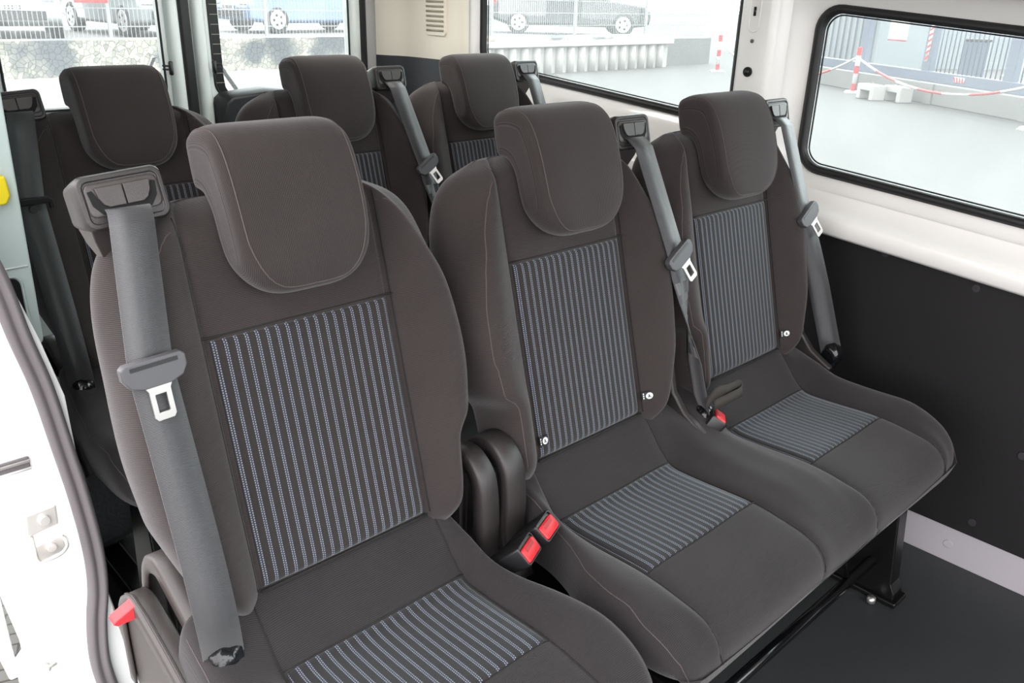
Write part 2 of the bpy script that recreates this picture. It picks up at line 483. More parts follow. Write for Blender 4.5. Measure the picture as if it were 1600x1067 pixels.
BACKM = Matrix(((1, 0, 0), (0, -CR, SR), (0, SR, CR)))    # columns are x, d, s axes
M['slot'] = plain('slot shadow', srgb(8, 8, 8), .9)
def make_guide(root, xc, tilt=0):
    """moulded belt outlet standing on the shoulder of the backrest"""
    c = (xc, .0, .491)
    def G(x, d, s):
        a = R(tilt); return P(xc + x * math.cos(a) - s * math.sin(a), d, .491 + x * math.sin(a) + s * math.cos(a))
    def rr(w, h, r): return rrect(-w, w, -h, h, r, 4)
    rings = []
    for d, w, h, r in ((-.050, .036, .018, .008), (-.047, .042, .024, .009), (-.015, .045, .027, .009), (.008, .0465, .0290, .010), (.014, .0445, .0270, .010)):
        rings.append([G(a, d, b) for a, b in rr(w, h, r)])
    rings.append([G(a, .0145, b) for a, b in rr(.040, .0225, .007)])
    rings.append([G(a, .0125, b) for a, b in rr(.0395, .022, .007)])
    g = obj('belt_guide', loft(rings), M['plastic'], root, angle=30, bevel=.0015)
    rings = [[G(a, d, b + .002) for a, b in rrect(-w, w, -h, h, .007, 4)] for d, w, h in ((.011, .0385, .0175), (.0140, .0385, .0175), (.0145, .037, .016))]
    obj('bezel', loft(rings), M['plasticlight'], g, angle=30)
    # dark slot shaped like a shallow U, two flaps above it
    slot = [(-.036, .012), (-.031, .013), (-.026, .001), (-.020, -.004), (.020, -.004), (.026, .001), (.031, .013), (.036, .012), (.034, -.003), (.026, -.0135), (.012, -.016), (-.012, -.016), (-.026, -.0135), (-.034, -.003)]
    obj('slot', prism(slot, lambda a, b, t: G(a, t, b), .0140, .0152), M['slot'], g, smooth=False)
    for sd in (-1, 1):
        poly = [(.0006, .0165), (.029, .0165), (.0275, .006), (.0235, -.002), (.018, -.0055), (.0006, -.0055)]
        obj('flap', prism([(sd * a, b) for a, b in poly], lambda a, b, t: G(a, t, b - .0015), .014, .0185), M['plasticlight'], g, smooth=True, bevel=.001)
    # tapering neck down behind the shoulder
    rings = [[G(a, d, b) for a, d in ((-w, -.048), (w, -.048), (w, dd), (-w, dd))] for b, w, dd in ((-.022, .038, -.004), (-.040, .034, -.016), (-.075, .020, -.045))]
    for r in rings: pass
    obj('neck', loft(rings), M['plasticlight'], g, smooth=True, bevel=.003)
    return g

def make_tongue(belt, pos, xdir, down, nrm):
    X = Vector(xdir).normalized(); D = Vector(down).normalized(); Nn = X.cross(D).normalized()
    if Nn.dot(Vector(nrm)) < 0: Nn = -Nn
    o = Vector(pos)
    def F(a, b, t): return o + X * a - D * b + Nn * t
    poly = [(-.034, .010), (-.029, .014), (.029, .014), (.034, .010), (.034, -.002), (.028, -.012), (.014, -.017), (-.014, -.017), (-.028, -.012), (-.034, -.002)]
    body = obj('tongue', prism(poly, F, .001, .0135), M['tongue'], belt, bevel=.002)
    bm = bmesh.new(); 
    outer = [(-.0155, -.014), (-.0115, -.021), (-.0115, -.050), (-.0085, -.054), (.0085, -.054), (.0115, -.050), (.0115, -.021), (.0155, -.014)]
    hole = [(-.0058, -.025), (.0058, -.025), (.0058, -.045), (-.0058, -.045)]
    bm = plate(outer, [hole], lambda a, b: F(a, b, .0055))
    for v in bm.verts: v.co += Nn * .006
    obj('latch_plate', bm, M['chrome'], body, smooth=False, solid=.003, bevel=.0006)
    obj('tongue_slot', prism([(-.025, .0055), (.025, .0055), (.025, .010), (-.025, .010)], F, .013, .0140), M['black'], body, smooth=False)
    return body

def make_buckle(root, pos, aim, side, name='buckle'):
    """aim = direction the mouth points, side = width direction"""
    A = Vector(aim).normalized(); S = Vector(side); S = (S - A * S.dot(A)).normalized(); T = A.cross(S).normalized()
    o = Vector(pos)
    def F(a, b, c): k = 1.16; return o + S * a * k + T * b * k + A * c * k
    sec = lambda w, t, r=.004: rrect(-w, w, -t, t, r, 3)
    rings = [[F(a, b, c) for a, b in sec(w, t)] for c, w, t in ((-.075, .014, .009), (-.065, .017, .011), (-.03, .0205, .013), (-.003, .022, .0145), (0, .021, .0135))]
    rings.append([F(a, b, 0) for a, b in sec(.0195, .0120)]); rings.append([F(a, b, -.003) for a, b in sec(.0190, .0115)])
    b = obj(name, loft(rings), M['black'], root, bevel=.001)
    rings = [[F(a, bb - .0015, c) for a, bb in rrect(-w, w, -t, t, .003, 3)] for c, w, t in ((-.004, .0183, .0095), (.0005, .0183, .0095), (.0015, .0172, .0084))]
    obj('release_button', loft(rings), M['red'], b)
    obj('mouth', box(F(0, .0035, .0018), (.026, .0072, .0014), Matrix((S, T, A)).transposed()), M['redshade'], b, bevel=.0008)
    return b
M['redshade'] = plain('red recess', srgb(150, 22, 30), .5)

def make_tag(bk, x0, x, s=.03, sd=1):
    tr = bk_surf[bk.name]; c0 = P(x0 + x + .003, .03, s); hit, nn, _, _ = tr.ray_cast(c0, P(0, -1, 0) - P(0, 0, 0))
    dd = .03 - (hit - c0).length
    F = lambda a, b, t: P(x0 + x + a, max(dd, .004) + .004 + t + a * (.6 if x > 0 else 0), s + b)
    t = obj('fixing_label', prism([(-.008, -.0075), (.011, -.0075), (.011, .0085), (-.008, .0085)], F, 0, .0012), M['tag'], bk, smooth=False)
    bm = bmesh.new()
    n = 20
    A = [bm.verts.new(F(.004 + .0058 * math.cos(2 * math.pi * k / n), .0005 + .0058 * math.sin(2 * math.pi * k / n), .0016)) for k in range(n)]
    bm.faces.new(A)
    e = obj('emblem', bm, M['white'], t, smooth=False)
    bm = bmesh.new()
    for (a, b, w, h, rot) in ((.0035, .0015, .0022, .0034, 30), (.0050, -.0015, .0042, .0014, -35), (.0025, -.0012, .0014, .003, 20)):
        c, q = math.cos(R(rot)), math.sin(R(rot))
        vs = [bm.verts.new(F(a + i * c - j * q, b + i * q + j * c, .0019)) for i, j in ((-w / 2, -h / 2), (w / 2, -h / 2), (w / 2, h / 2), (-w / 2, h / 2))]
        bm.faces.new(vs)
    obj('child_seat_symbol', bm, M['tag'], t, smooth=False)
    bm = bmesh.new()
    for k in range(3):
        vs = [bm.verts.new(F(-.0062 + .0016 * i, -.004 + .004 * k + .0026 * j, .0016)) for i, j in ((0, 0), (1, 0), (1, 1), (0, 1))]
        bm.faces.new(vs)
    obj('lettering', bm, M['white'], t, smooth=False)
    return t

def make_recliner_cover(root, x, y=0, top=.575, w=.019, name='hinge_cover', fwd=0.0, mat='plastic', ctl=None):
    """arched plastic hinge cover beside the seat: channel section swept over an arch"""
    ctl = ctl or [(y + .075, .30), (y + .078, .42), (y + .072, top - .045), (y + .045, top - .008), (y + .005, top), (y - .03 - fwd * .1, top - .03), (y - .040 - fwd * .45, top - .09), (y - .040 - fwd, top - .15), (y - .062 - fwd * 1.6, top - .22)]
    path = [(q.x, q.y) for q in spline([Vector((a, b, 0)) for a, b in ctl], 5)]
    ctr = (y + .02, top - .10) if abs(fwd) < 1 else (y, top)
    ws = [(-w, .022), (-w, .004), (-w * .82, 0), (w * .82, 0), (w, .004), (w, .022)]
    rings = []
    for i, (a, b) in enumerate(path):
        p0 = path[max(0, i - 1)]; p1 = path[min(len(path) - 1, i + 1)]
        t = Vector((p1[0] - p0[0], p1[1] - p0[1])).normalized(); n = Vector((t.y, -t.x))
        if (Vector(ctr) - Vector((a, b))).dot(n) < 0: n = -n
        rings.append([Vector((x + q, a + n.x * dd, b + n.y * dd)) for q, dd in ws])
    return obj(name, loft(rings, closed_ring=False, cap=False), M[mat], root, solid=.003, angle=50)

def make_seat_base(root, x0, x1, feet_dz=0):
    zf = feet_dz
    pan = box(((x0 + x1) / 2, -.17, .327), (x1 - x0 - .05, .36, .016))
    obj('seat_pan', pan, M['blackmetal'], root, bevel=.004)
    for x in (x0 + .06, x1 - .06):
        poly = [(-.300, .322), (-.22, .322), (-.19, .06), (-.15, .03), (.05, .03), (.09, .1), (.05, .322), (.12, .322), (.19, .10), (.19, .012), (-.335, .012), (-.335, .03), (-.325, .05)]
        poly = [(a, b + (zf if b < .2 else 0)) for a, b in poly]
        lg = obj('leg', prism(poly, lambda a, b, t: Vector((x + t, a, b)), -.022, .022), M['blackmetal'], root, bevel=.004, smooth=False)
        obj('floor_rail', box((x, -.065, .0075 + zf), (.06, .56, .013)), M['blackmetal'], lg, bevel=.004)
        obj('bolt', cyl((x - .045, .16, .004 + zf), (x - .045, .16, .016 + zf), .009, 12), M['chrome'], lg)
        bm = cyl((x - .045, -.30, .004 + zf), (x - .045, -.30, .016 + zf), .009, 12)
        obj("bolt", bm, M['chrome'], lg)
    xa, xb = x0 + .06, x1 - .06
    obj('cross_tube', cyl((xa, -.275, .085 + zf), (xb, -.275, .085 + zf), .0115, 20), M['tube'], root)
    obj('brace', cyl((xb - .07, -.17, .325), (xb - .13, -.272, .09 + zf), .006, 12), M['tube'], root)
    obj('tube_bracket', box((xa + .12, -.262, .115 + zf), (.07, .030, .05)), M['blackmetal'], root, bevel=.004)
    obj('rear_tube', cyl((xa, .10, .085 + zf), (xb, .10, .085 + zf), .0115, 20), M['tube'], root)
M['tube'] = plain('gloss black tube', srgb(16, 17, 20), .16, metal=.3, spec=.8)

def WS(y): return .25
def W_cut(y): return interp(y, [(-.386, .196), (-.376, .212), (-.36, .222), (-.33, .232), (-.3, .236), (-.24, .234), (-.18, .222), (-.13, .198), (-.08, .186), (.04, .182)])
def W_out(y): return interp(y, [(-.386, .198), (-.376, .216), (-.36, .230), (-.335, .242), (-.29, .250), (-.2, .252), (-.1, .240), (0, .236), (.04, .232)])

def belt_set(root, x0, sd, anchor, tongue_s, mid=None, guide_tilt=0, twist=True):
    """guide + webbing + tongue on the sd shoulder of the seat centred on x0"""
    gx = x0 + sd * .184
    make_guide(root, gx, guide_tilt)
    slot = P(gx, .020, .477)
    p1 = P(gx + sd * .004, .030, .462)
    tp = mid
    path = [P(gx, .012, .482), slot, p1]
    a = Vector(anchor)
    path += [tp]
    up_path = spline([path[0], path[1], path[2]], 4)
    # taut straight runs
    def run(p, q, n): return [p.lerp(q, k / n) for k in range(1, n + 1)]
    full = up_path + run(p1, tp, 6) + (run(tp, a, 8) if sd > 0 else spline([tp, Vector((a.x - .012, -.030, .62)), Vector((a.x - .008, -.044, .52)), a], 6)[1:])
    n = len(full)
    wv = []
    for i, p in enumerate(full):
        k = i / (n - 1)
        # webbing lies square at the outlet and turns a little toward its anchor
        w = Vector((1, 0, 0)).lerp(Vector((.97, .25 * sd, 0)), max(0, (k - .45) / .55)) if sd < 0 else Vector((1, 0, 0)).lerp(Vector((.72, -.7, 0)), min(1, max(0, (i - 13) / 5))) if not twist else Vector((1, 0, 0)).lerp(Vector((.35, .93, 0)), min(1, max(0, (i - 15) / 4)))
        wv.append(w)
    b = obj('belt_webbing', ribbon(full, wv, .047), M['belt'], root, angle=40)
    run_dir = (a - tp).normalized()
    xd = Vector((1, 0, 0))
    if sd > 0: run_dir = (run_dir + Vector((.42, -.1, 0))).normalized(); xd = Vector((1, 0, .38))
    xd = (xd - run_dir * xd.dot(run_dir)).normalized()
    make_tongue(b, tp, xd, run_dir, (0, -1, .3))
    # anchor fitting
    an = obj('belt_anchor', tape_blob(a, .024, .02, .026), M['tape'], root)
    return b

def tape_blob(c, rx, ry, rz, seed=3):
    bm = bmesh.new(); bmesh.ops.create_icosphere(bm, subdivisions=4, radius=1)
    rnd = random.Random(seed)
    ds = [(Vector((rnd.uniform(-1, 1), rnd.uniform(-1, 1), rnd.uniform(-1, 1))).normalized(), rnd.uniform(2.2, 5.5), rnd.uniform(0, 6)) for _ in range(7)]
    for v in bm.verts:
        f = 1 + sum(.055 * abs(math.sin(w * v.co.dot(d) + ph)) for d, w, ph in ds) - .15
        q = v.co * f
        q = Vector((max(-.8, min(.8, q.x)), q.y, q.z))
        v.co = Vector((q.x * rx, q.y * ry, q.z * rz)) + Vector(c)
    return bm

def fabric_loop(root, x, y, z, sd=1):
    c = [(x, y, z), (x + sd * .010, y - .012, z + .028), (x + sd * .035, y - .022, z + .032), (x + sd * .058, y - .028, z + .036), (x + sd * .062, y - .034, z + .032), (x + sd * .055, y - .036, z + .024), (x + sd * .03, y - .03, z + .018), (x + sd * .006, y - .014, z + .004)]
    pts = spline(c, 4)
    return obj('pull_strap', ribbon(pts, [(0, .15, 1)] * len(pts), .020, .0018), M['strap'], root)
M['strap'] = plain('strap', srgb(44, 41, 38), .8, bump=.3, bscale=400)

# --- the single seat (belt on its left shoulder)
def make_single():
    root = empty('single_seat')
    make_cushion(root, [0.0], W_out, W_cut)
    bk = make_back(root, 0.0, False, True)
    make_headrest(root, -.001, .004, .90)
    make_seat_base(root, -.24, .24)
    belt_set(root, 0.0, -1, (-.196, -.03, .452), .25, mid=P(-.213, .058, .312), guide_tilt=4)
    # hinge covers: one inboard, two outboard with the red release handle
    make_recliner_cover(root, .220, top=.565, w=.016)
    make_recliner_cover(root, -.198, w=.0155, mat='plasticlight', fwd=2, y=.12, top=.40, ctl=[(.175, .32), (.178, .42), (.160, .495), (.115, .522), (.070, .505), (.0, .468), (-.06, .435), (-.12, .40), (-.15, .36)])
    make_recliner_cover(root, -.229, w=.0145, mat='plasticlight', fwd=2, y=.12, top=.38, name='handle_cover', ctl=[(.19, .30), (.192, .40), (.178, .440), (.135, .464), (.085, .454), (.02, .432), (-.05, .404), (-.12, .370), (-.15, .33)])
    poly = [(-.004, .006), (.004, .011), (.034, -.008), (.037, -.014), (.031, -.018), (.010, -.015), (-.002, -.006)]
    bm = prism(poly, lambda a, b, t: Vector((-.238 - a * .85, .128 + t + a * .15, .456 + b * .8)), -.010, .010)
    obj('handle_cover', prism([(.19, .30), (.188, .42), (.165, .455), (.135, .470), (.09, .462), (.02, .438), (-.05, .408), (-.12, .372), (-.14, .33)], lambda a, b, t: Vector((t, a, b)), -.240, -.236), M['plasticlight'], root, bevel=.001)
    obj('release_handle', bm, M['red'], root, bevel=.0015)
    make_buckle(root, (.224, -.118, .458), (.30, -.62, .62), (1, .45, 0))
    return root

def make_double():
    root = empty('double_seat')
    c1, c2 = 0.0, .4719
    make_cushion(root, [c1, c2], W_cut, W_out)
    b1 = make_back(root, c1, True, False); b2 = make_back(root, c2, True, False)
    make_headrest(root, c1, -.006, .965); make_headrest(root, c2, -.013)
    make_seat_base(root, -.24, c2 + .24)
    belt_set(root, c1, 1, (.285, -.036, .450), .27, mid=P(.224, .046, .268))
    belt_set(root, c2, 1, (c2 + .276, -.055, .462), .27, twist=False, mid=P(c2 + .216, .040, .272))
    make_recliner_cover(root, -.212, top=.568, w=.019)
    make_buckle(root, (-.208, -.102, .464), (.22, -.60, .66), (1, .45, 0))
    make_buckle(root, (.287, -.068, .468), (.35, -.35, .8), (1, .6, 0))
    make_tag(b1, c1, .136); make_tag(b1, c1, -.121); make_tag(b2, c2, .136)
    fabric_loop(root, .262, -.05, .490)
    # moulded wedges closing the hinge on the outboard sides
    for x in (.234, c2 + .234):
        poly = [(-.080, .450), (-.03, .478), (.00, .51), (.02, .585), (.05, .585), (.08, .40), (-.04, .40)]
        obj('hinge_trim', prism(poly, lambda a, b, t: Vector((x + t, a, b)), -.009, .008), M['plastic'], root, bevel=.005, segs=3)
    return root

seatA = make_single()
tag(seatA, 'single grey-brown cloth seat in the front row, nearest the camera, belt on its left shoulder', 'seat', 'single seats on the door side')
bench = make_double(); bench.location = (.4851, 0, 0)
tag(bench, 'double cloth seat in the front row beside the dark panelled wall, three child-seat tags', 'seat', 'double seats on the window side')
seatD = copy_tree(seatA); seatD.location = (.1266, .8705, -.004)
tag(seatD, 'single dark cloth seat in the second row, directly behind the nearest seat', 'seat', 'single seats on the door side')
for ch in seatD.children:
    if ch.name.startswith('belt_webbing'):
        for g in list(ch.children_recursive):
            bpy.data.objects.remove(g)
        fr_ = P(-.213, .066, .312)
        pr_ = [(-.036, -.010), (-.034, .004), (-.026, .010), (.026, .010), (.034, .004), (.036, -.010), (.029, -.013), (.027, -.002), (-.027, -.002), (-.029, -.013)]
        obj('belt_clip', prism(pr_, lambda a, b, t: fr_ + Vector((a, -t, b)), -.002, .008), M['black'], ch, bevel=.0015)
        obj('clip_stud', cyl(fr_ + Vector((0, .004, -.011)), fr_ + Vector((0, -.004, -.011)), .0075, 20), M['rubber0'], ch, bevel=.001)
bench2 = copy_tree(bench); bench2.location = (.604, .8705, .014)
tag(bench2, 'double cloth seat in the second row, mostly hidden behind the front double seat', 'seat', 'double seats on the window side')
#==ROOM==
M['button'] = plain('plug button', srgb(50, 48, 52), .35)
M['ventgap'] = plain('vent gap', srgb(165, 157, 140), .6)
M['black2'] = plain('charcoal moulding', srgb(35, 36, 40), .45, bump=.2, bscale=700)
M['cream2'] = plain('warm white trim', srgb(226, 220, 208), .45)
M['yellow'] = plain('yellow plastic', srgb(238, 216, 30), .45)
M['steelpale'] = plain('pale plated steel', srgb(225, 220, 215), .35, metal=.5)
# ------------------------------------------------------------------ van body (setting)
M['floor'] = plain('rubber floor', srgb(43, 46, 47), .55, bump=.5, bscale=350, var=.12, vscale=6)
M['carpet'] = plain('textured black lining', srgb(74, 77, 80), .33, bump=1.0, bscale=130)
M['paint'] = plain('white body paint', srgb(238, 237, 234), .3, coat=.4)
M['jamb'] = plain('white jamb paint', srgb(245, 245, 244), .35, coat=.3)
M['cream'] = plain('cream liner', srgb(238, 231, 216), .6)
M['greytrim'] = plain('pale green grey trim', srgb(190, 204, 202), .5)
M['door'] = plain('door paint', srgb(232, 240, 238), .4, coat=.3)
M['panel'] = plain('matt black panel', srgb(22, 21, 23), .55, bump=.3, bscale=500, spec=.35)
M['rubber'] = plain('black rubber', srgb(21, 22, 23), .45, bump=.3, bscale=600)
M['seal'] = plain('grey rubber seal', srgb(100, 95, 97), .5, bump=.15, bscale=300)
M['darktrim'] = plain('dark trim', srgb(55, 58, 64), .5)
M['white strip'] = plain('lower white strip', srgb(168, 165, 170), .35)

def glass():
    m, nt, b = newmat('glass pane')
    out = nt.nodes['Material Output']; nt.nodes.remove(b)
    tr = nt.nodes.new('ShaderNodeBsdfTransparent'); tr.inputs[0].default_value = (.90, .955, .94, 1)
    gl = nt.nodes.new('ShaderNodeBsdfGlossy'); gl.inputs['Roughness'].default_value = .02
    tl = nt.nodes.new('ShaderNodeBsdfTranslucent'); tl.inputs[0].default_value = (.95, 1, 1, 1)
    fr = nt.nodes.new('ShaderNodeFresnel'); fr.inputs[0].default_value = 1.25
    m1 = nt.nodes.new('ShaderNodeMixShader'); m2 = nt.nodes.new('ShaderNodeMixShader')
    tc = nt.nodes.new('ShaderNodeTexCoord'); nz = nt.nodes.new('ShaderNodeTexNoise'); nz.inputs['Scale'].default_value = 6
    nt.links.new(tc.outputs['Object'], nz.inputs['Vector'])
    nt.links.new(math_node(nt, 'MULTIPLY_ADD', nz.outputs['Fac'], .06, GLASS_HAZE), m1.inputs[0])
    nt.links.new(tr.outputs[0], m1.inputs[1]); nt.links.new(tl.outputs[0], m1.inputs[2])
    nt.links.new(fr.outputs[0], m2.inputs[0]); nt.links.new(m1.outputs[0], m2.inputs[1]); nt.links.new(gl.outputs[0], m2.inputs[2])
    nt.links.new(m2.outputs[0], out.inputs[0]); return m
GLASS_HAZE = .04
M['glass'] = glass()

def sl(z, y): return z + .08 * y      # the belt line drops toward the front of the van

# floor
bm = bmesh.new()
vs = [bm.verts.new(p) for p in ((-.28, -1.9, 0), (1.40, -1.9, 0), (1.40, 1.82, 0), (-.13, 1.82, 0), (-.13, .52, 0), (-.155, .50, 0), (-.28, .3, 0))]
bm.faces.new(vs)
r = bmesh.ops.extrude_face_region(bm, geom=bm.faces[:]); 
for v in [g for g in r['geom'] if isinstance(g, bmesh.types.BMVert)]: v.co.z -= .03
struct('floor', bm, M['floor'], smooth=False)
struct('wall_front_added', box((.58, -1.93, .40), (1.8, .04, .84)), M['greytrim'], smooth=False)  # unseen low wall, added to cut light from the front
# ceiling
struct('ceiling', box((.58, .1, 1.47), (1.78, 3.5, .03)), M['cream'], bevel=.01)

# window openings on the window side, in (y, z0) coordinates
win1 = rrect(-1.10, .205, .805, 1.172, .055, 8)
win2 = rrect(.405, 1.375, .862, 1.26, .055, 8)
def ys(x): return lambda y, z: Vector((x, y, sl(z, y)))
outer = [(-1.9, -.5), (1.86, -.65), (1.86, 1.36), (-1.9, 1.60)]
wr = struct('wall_right', plate(outer, [win1, win2], ys(1.448)), M['paint'], smooth=False, solid=.012)
# inner pressing with larger rounded openings and sloped reveals
big1 = rrect(-1.17, .262, .758, 1.225, .085, 8)
big2 = rrect(.372, 1.405, .800, 1.30, .08, 8)
inner = [(-1.9, .735), (1.50, .735), (1.50, 1.33), (-1.9, 1.56)]
o = struct('trim_1', plate(inner, [big1, big2], ys(1.392)), M['paint'], smooth=False)
for k, (A, B) in enumerate(((big1, win1), (big2, win2))):
    n = len(A)
    rings = [[Vector((1.392, y, sl(z, y))) for y, z in A],
             [Vector((1.405, y * .9 + y2 * .1, sl(z * .9 + z2 * .1, y))) for (y, z), (y2, z2) in zip(A, B)],
             [Vector((1.432, y * .45 + y2 * .55, sl(z * .45 + z2 * .55, y))) for (y, z), (y2, z2) in zip(A, B)],
             [Vector((1.440, y, sl(z, y))) for y, z in B]]
    struct('trim_%d' % (2 + k), loft(rings, cap=False), M['paint'])
# glazing: rubber gasket and pane
for k, W in ((1, win1), (2, win2)):
    pane = struct('window_%d' % k, plate([(y, z) for y, z in W], [], ys(1.452)), M['glass'], smooth=False)
    cy = sum(p[0] for p in W) / len(W); cz = sum(p[1] for p in W) / len(W)
    def off(W, d):
        n = len(W); out = []
        for i in range(n):
            a = Vector(W[i - 1]); b = Vector(W[(i + 1) % n]); t = (b - a).normalized(); nrm = Vector((-t.y, t.x))
            if nrm.dot(Vector((cy, cz)) - Vector(W[i])) < 0: nrm = -nrm
            out.append((W[i][0] + nrm.x * d, W[i][1] + nrm.y * d))
        return out
    o1, o2, o3 = off(W, -.006), off(W, .004), off(W, .013)
    f = lambda L, x: [Vector((x, y, sl(z, y))) for y, z in L]
    rings = [f(o1, 1.437), f(o1, 1.431), f(o2, 1.427), f(o3, 1.431), f(o3, 1.446)]
    obj('gasket', loft(rings, cap=False), M['rubber'], pane)
    g2 = [f(off(W, .015), 1.449), f(off(W, .015), 1.446), f(off(W, .018), 1.446), f(off(W, .018), 1.449)]
    obj('gasket_lip', loft(g2, cap=False), M['rubber'], pane)
# belt rail: ledge and inward face above the dark panel
prof = [(1.392, .775), (1.375, .752), (1.345, .742), (1.335, .737), (1.330, .728), (1.332, .700), (1.340, .692), (1.375, .690)]
rings = [[Vector((x, y, sl(z, y))) for x, z in prof] for y in lin(-1.9, 1.42, 12)]
struct('trim_4', loft(rings, closed_ring=False, cap=False), M['paint'], angle=30)
# dark lower lining with plug buttons
pb = bmesh.new()
poly = [(-1.9, .088), (1.78, .088), (1.78, .697), (-1.9, .697)]
lp = struct('trim_5', prism(poly, lambda y, z, t: Vector((t, y, z if z < .2 else sl(z, y))), 1.368, 1.376), M['panel'], smooth=False, bevel=.003)
for y, z in ((-.075, .679), (-.274, .648), (-.439, .32), (-.382, .125), (.20, .66), (-.62, .60)):
    bm = cyl((1.3675, y, z), (1.3645, y, z), .0085, 20)
    obj('button', bm, M['button'], lp, bevel=.001)
ws = struct('trim_6', prism([(-1.9, -.002), (1.7, -.002), (1.7, .092), (-1.9, .092)], lambda y, z, t: Vector((t, y, z)), 1.372, 1.39), M['white strip'], smooth=False, bevel=.004)
obj('screw', cyl((1.3725, -.345, .045), (1.3695, -.345, .045), .010, 20), M['white strip'], ws, bevel=.001)
# pillar between the two windows
pp = [(1.392, .252), (1.386, .262), (1.366, .268), (1.356, .276), (1.352, .286), (1.352, .352), (1.358, .362), (1.392, .372)]
rings = [[Vector((x, y, z)) for x, y in pp] for z in (.76, .9, 1.1, 1.45)]
pl = struct('trim_7', loft(rings, closed_ring=False, cap=False), M['paint'], angle=30)
bm = cyl((1.3525, .323, 1.036), (1.347, .323, 1.036), .0115, 24)
plug = obj('plug', bm, M['black'], pl, bevel=.001)
obj('plug_boss', cyl((1.348, .323, 1.036), (1.345, .323, 1.036), .006, 16), M['rubber'], plug)
obj('screw', cyl((1.3525, .322, 1.105), (1.350, .322, 1.105), .0045, 16), M['seal'], pl)
bm = bmesh.new(); add_tube(bm, [Vector((1.352, y, z)) for y, z in rrect(.310, .337, 1.125, 1.26, .012, 5)], .0018, 6, closed=True)
obj('slot_rim', bm, M['paint'], pl)
obj('slot_hole', box((1.3515, .324, 1.170), (.003, .006, .02)), M['black'], pl)
# lighter post beside it, running up from the ledge
rings = [[Vector((x, y, z)) for x, y in ((1.392, .212), (1.384, .222), (1.378, .236), (1.378, .248), (1.386, .256))] for z in (.77, 1.0, 1.45)]

# rear corner lining with air vent
pc = [(1.394, 1.392), (1.372, 1.402), (1.362, 1.42), (1.358, 1.60), (1.352, 1.665), (1.338, 1.705), (1.312, 1.742), (1.300, 1.78)]
def corner(z0, z1, mat, name, grow=0):
    rings = [[Vector((x - grow, y, z if i else z)) for x, y in pc] for i, z in enumerate(lin(z0, z1, 4))]
    return struct(name, loft(rings, closed_ring=False, cap=False), mat, angle=60)
cornr = corner(.985, 1.45, M['cream'], 'trim_8')
corner(.02, .985, M['darktrim'], 'trim_9', .002)
vt = empty('air_vent', (1.3585, 1.52, 1.06))
tag(vt, 'cream slotted air vent on the rear corner lining beside the side window', 'vent')
bm = prism(rrect(-.058, .048, 0, .22, .014, 5), lambda a, b, t: Vector((t, a, b)), -.006, .004)
obj('vent_frame', bm, M['cream'], vt, bevel=.002)
for k in range(14):
    obj('gap_strip', box((-.0075, -.005, .016 + .0148 * k), (.004, .088, .0065)), M['vent dark'] if False else M['ventgap'], vt)  # raised strips tinted darker to stand for shade in the gaps

# rear end: two door leaves with glass
YR = 1.80
fr = lambda y: (lambda x, z: Vector((x, y, z)))
wl = rrect(.118, .548, .862, 1.33, .05, 8)
wrr = rrect(.700, 1.192, .868, 1.33, .05, 8)
d1 = struct('door_1', plate([(-.10, .05), (.606, .05), (.606, 1.44), (-.10, 1.44)], [wl], fr(YR)), M['door'], smooth=False, solid=.03, bevel=.006)
d2 = struct('door_2', plate([(.640, .05), (1.240, .05), (1.240, 1.44), (.640, 1.44)], [wrr], fr(YR)), M['door'], smooth=False, solid=.03, bevel=.006)
# pressed ribs of the leaves
for dd, xs in ((d1, (.584,)), (d2, (.664,))):
    for x in xs:
        rings = [[Vector((x + a, YR - .012 - b, z)) for a, b in ((-.020, 0), (-.016, .020), (-.008, .028), (.008, .028), (.016, .020), (.020, 0))] for z in (.06, .5, 1.0, 1.44)]
        obj('stile', loft(rings, closed_ring=False, cap=False), M['door'], dd)
rings = [[Vector((1.214 + a, YR - .012 - b, z)) for a, b in ((-.020, 0), (-.014, .016), (.012, .022), (.024, .0))] for z in (.06, .5, 1.0, 1.44)]
obj('stile', loft(rings, closed_ring=False, cap=False), M['door'], d2)
w3 = struct('window_3', plate(wl, [], fr(YR + .012)), M['glass'], smooth=False)
w4 = struct('window_4', plate(wrr, [], fr(YR + .012)), M['glass'], smooth=False)
for p, W in ((w3, wl), (w4, wrr)):
    bm = bmesh.new(); add_tube(bm, [Vector((x, YR - .016, z)) for x, z in W], .0035, 6, closed=True)
    obj('gasket', bm, M['rubber'], p)
# black printed border with heater wires on the right leaf
def frit():
    m, nt, b = newmat('heated border'); 
    tc = nt.nodes.new('ShaderNodeTexCoord'); sp = nt.nodes.new('ShaderNodeSeparateXYZ'); nt.links.new(tc.outputs['Object'], sp.inputs[0])
    f = math_node(nt, 'FRACT', math_node(nt, 'MULTIPLY', sp.outputs[2], 1 / .0285))
    g = math_node(nt, 'LESS_THAN', f, .07)
    mx = nt.nodes.new('ShaderNodeMix'); mx.data_type = 'RGBA'; mx.inputs[6].default_value = srgb(16, 18, 19); mx.inputs[7].default_value = srgb(150, 148, 130)
    nt.links.new(g, mx.inputs[0]); nt.links.new(mx.outputs[2], b.inputs['Base Color']); b.inputs['Roughness'].default_value = .4
    return m
M['frit'] = frit()
fp = [(.700, 1.33), (.700, .93), (.704, .895), (.718, .874), (.745, .868), (.80, .868), (.80, .8735), (.765, .878), (.750, .886), (.742, .90), (.739, .93), (.739, 1.33)]
obj('heated_border', prism(fp, lambda x, z, t: Vector((x, t, z)), YR + .004, YR + .007), M['frit'], w4, smooth=False)
struct('trim_10', box((.623, YR - .006, .74), (.030, .05, 1.40)), M['rubber'], bevel=.006)
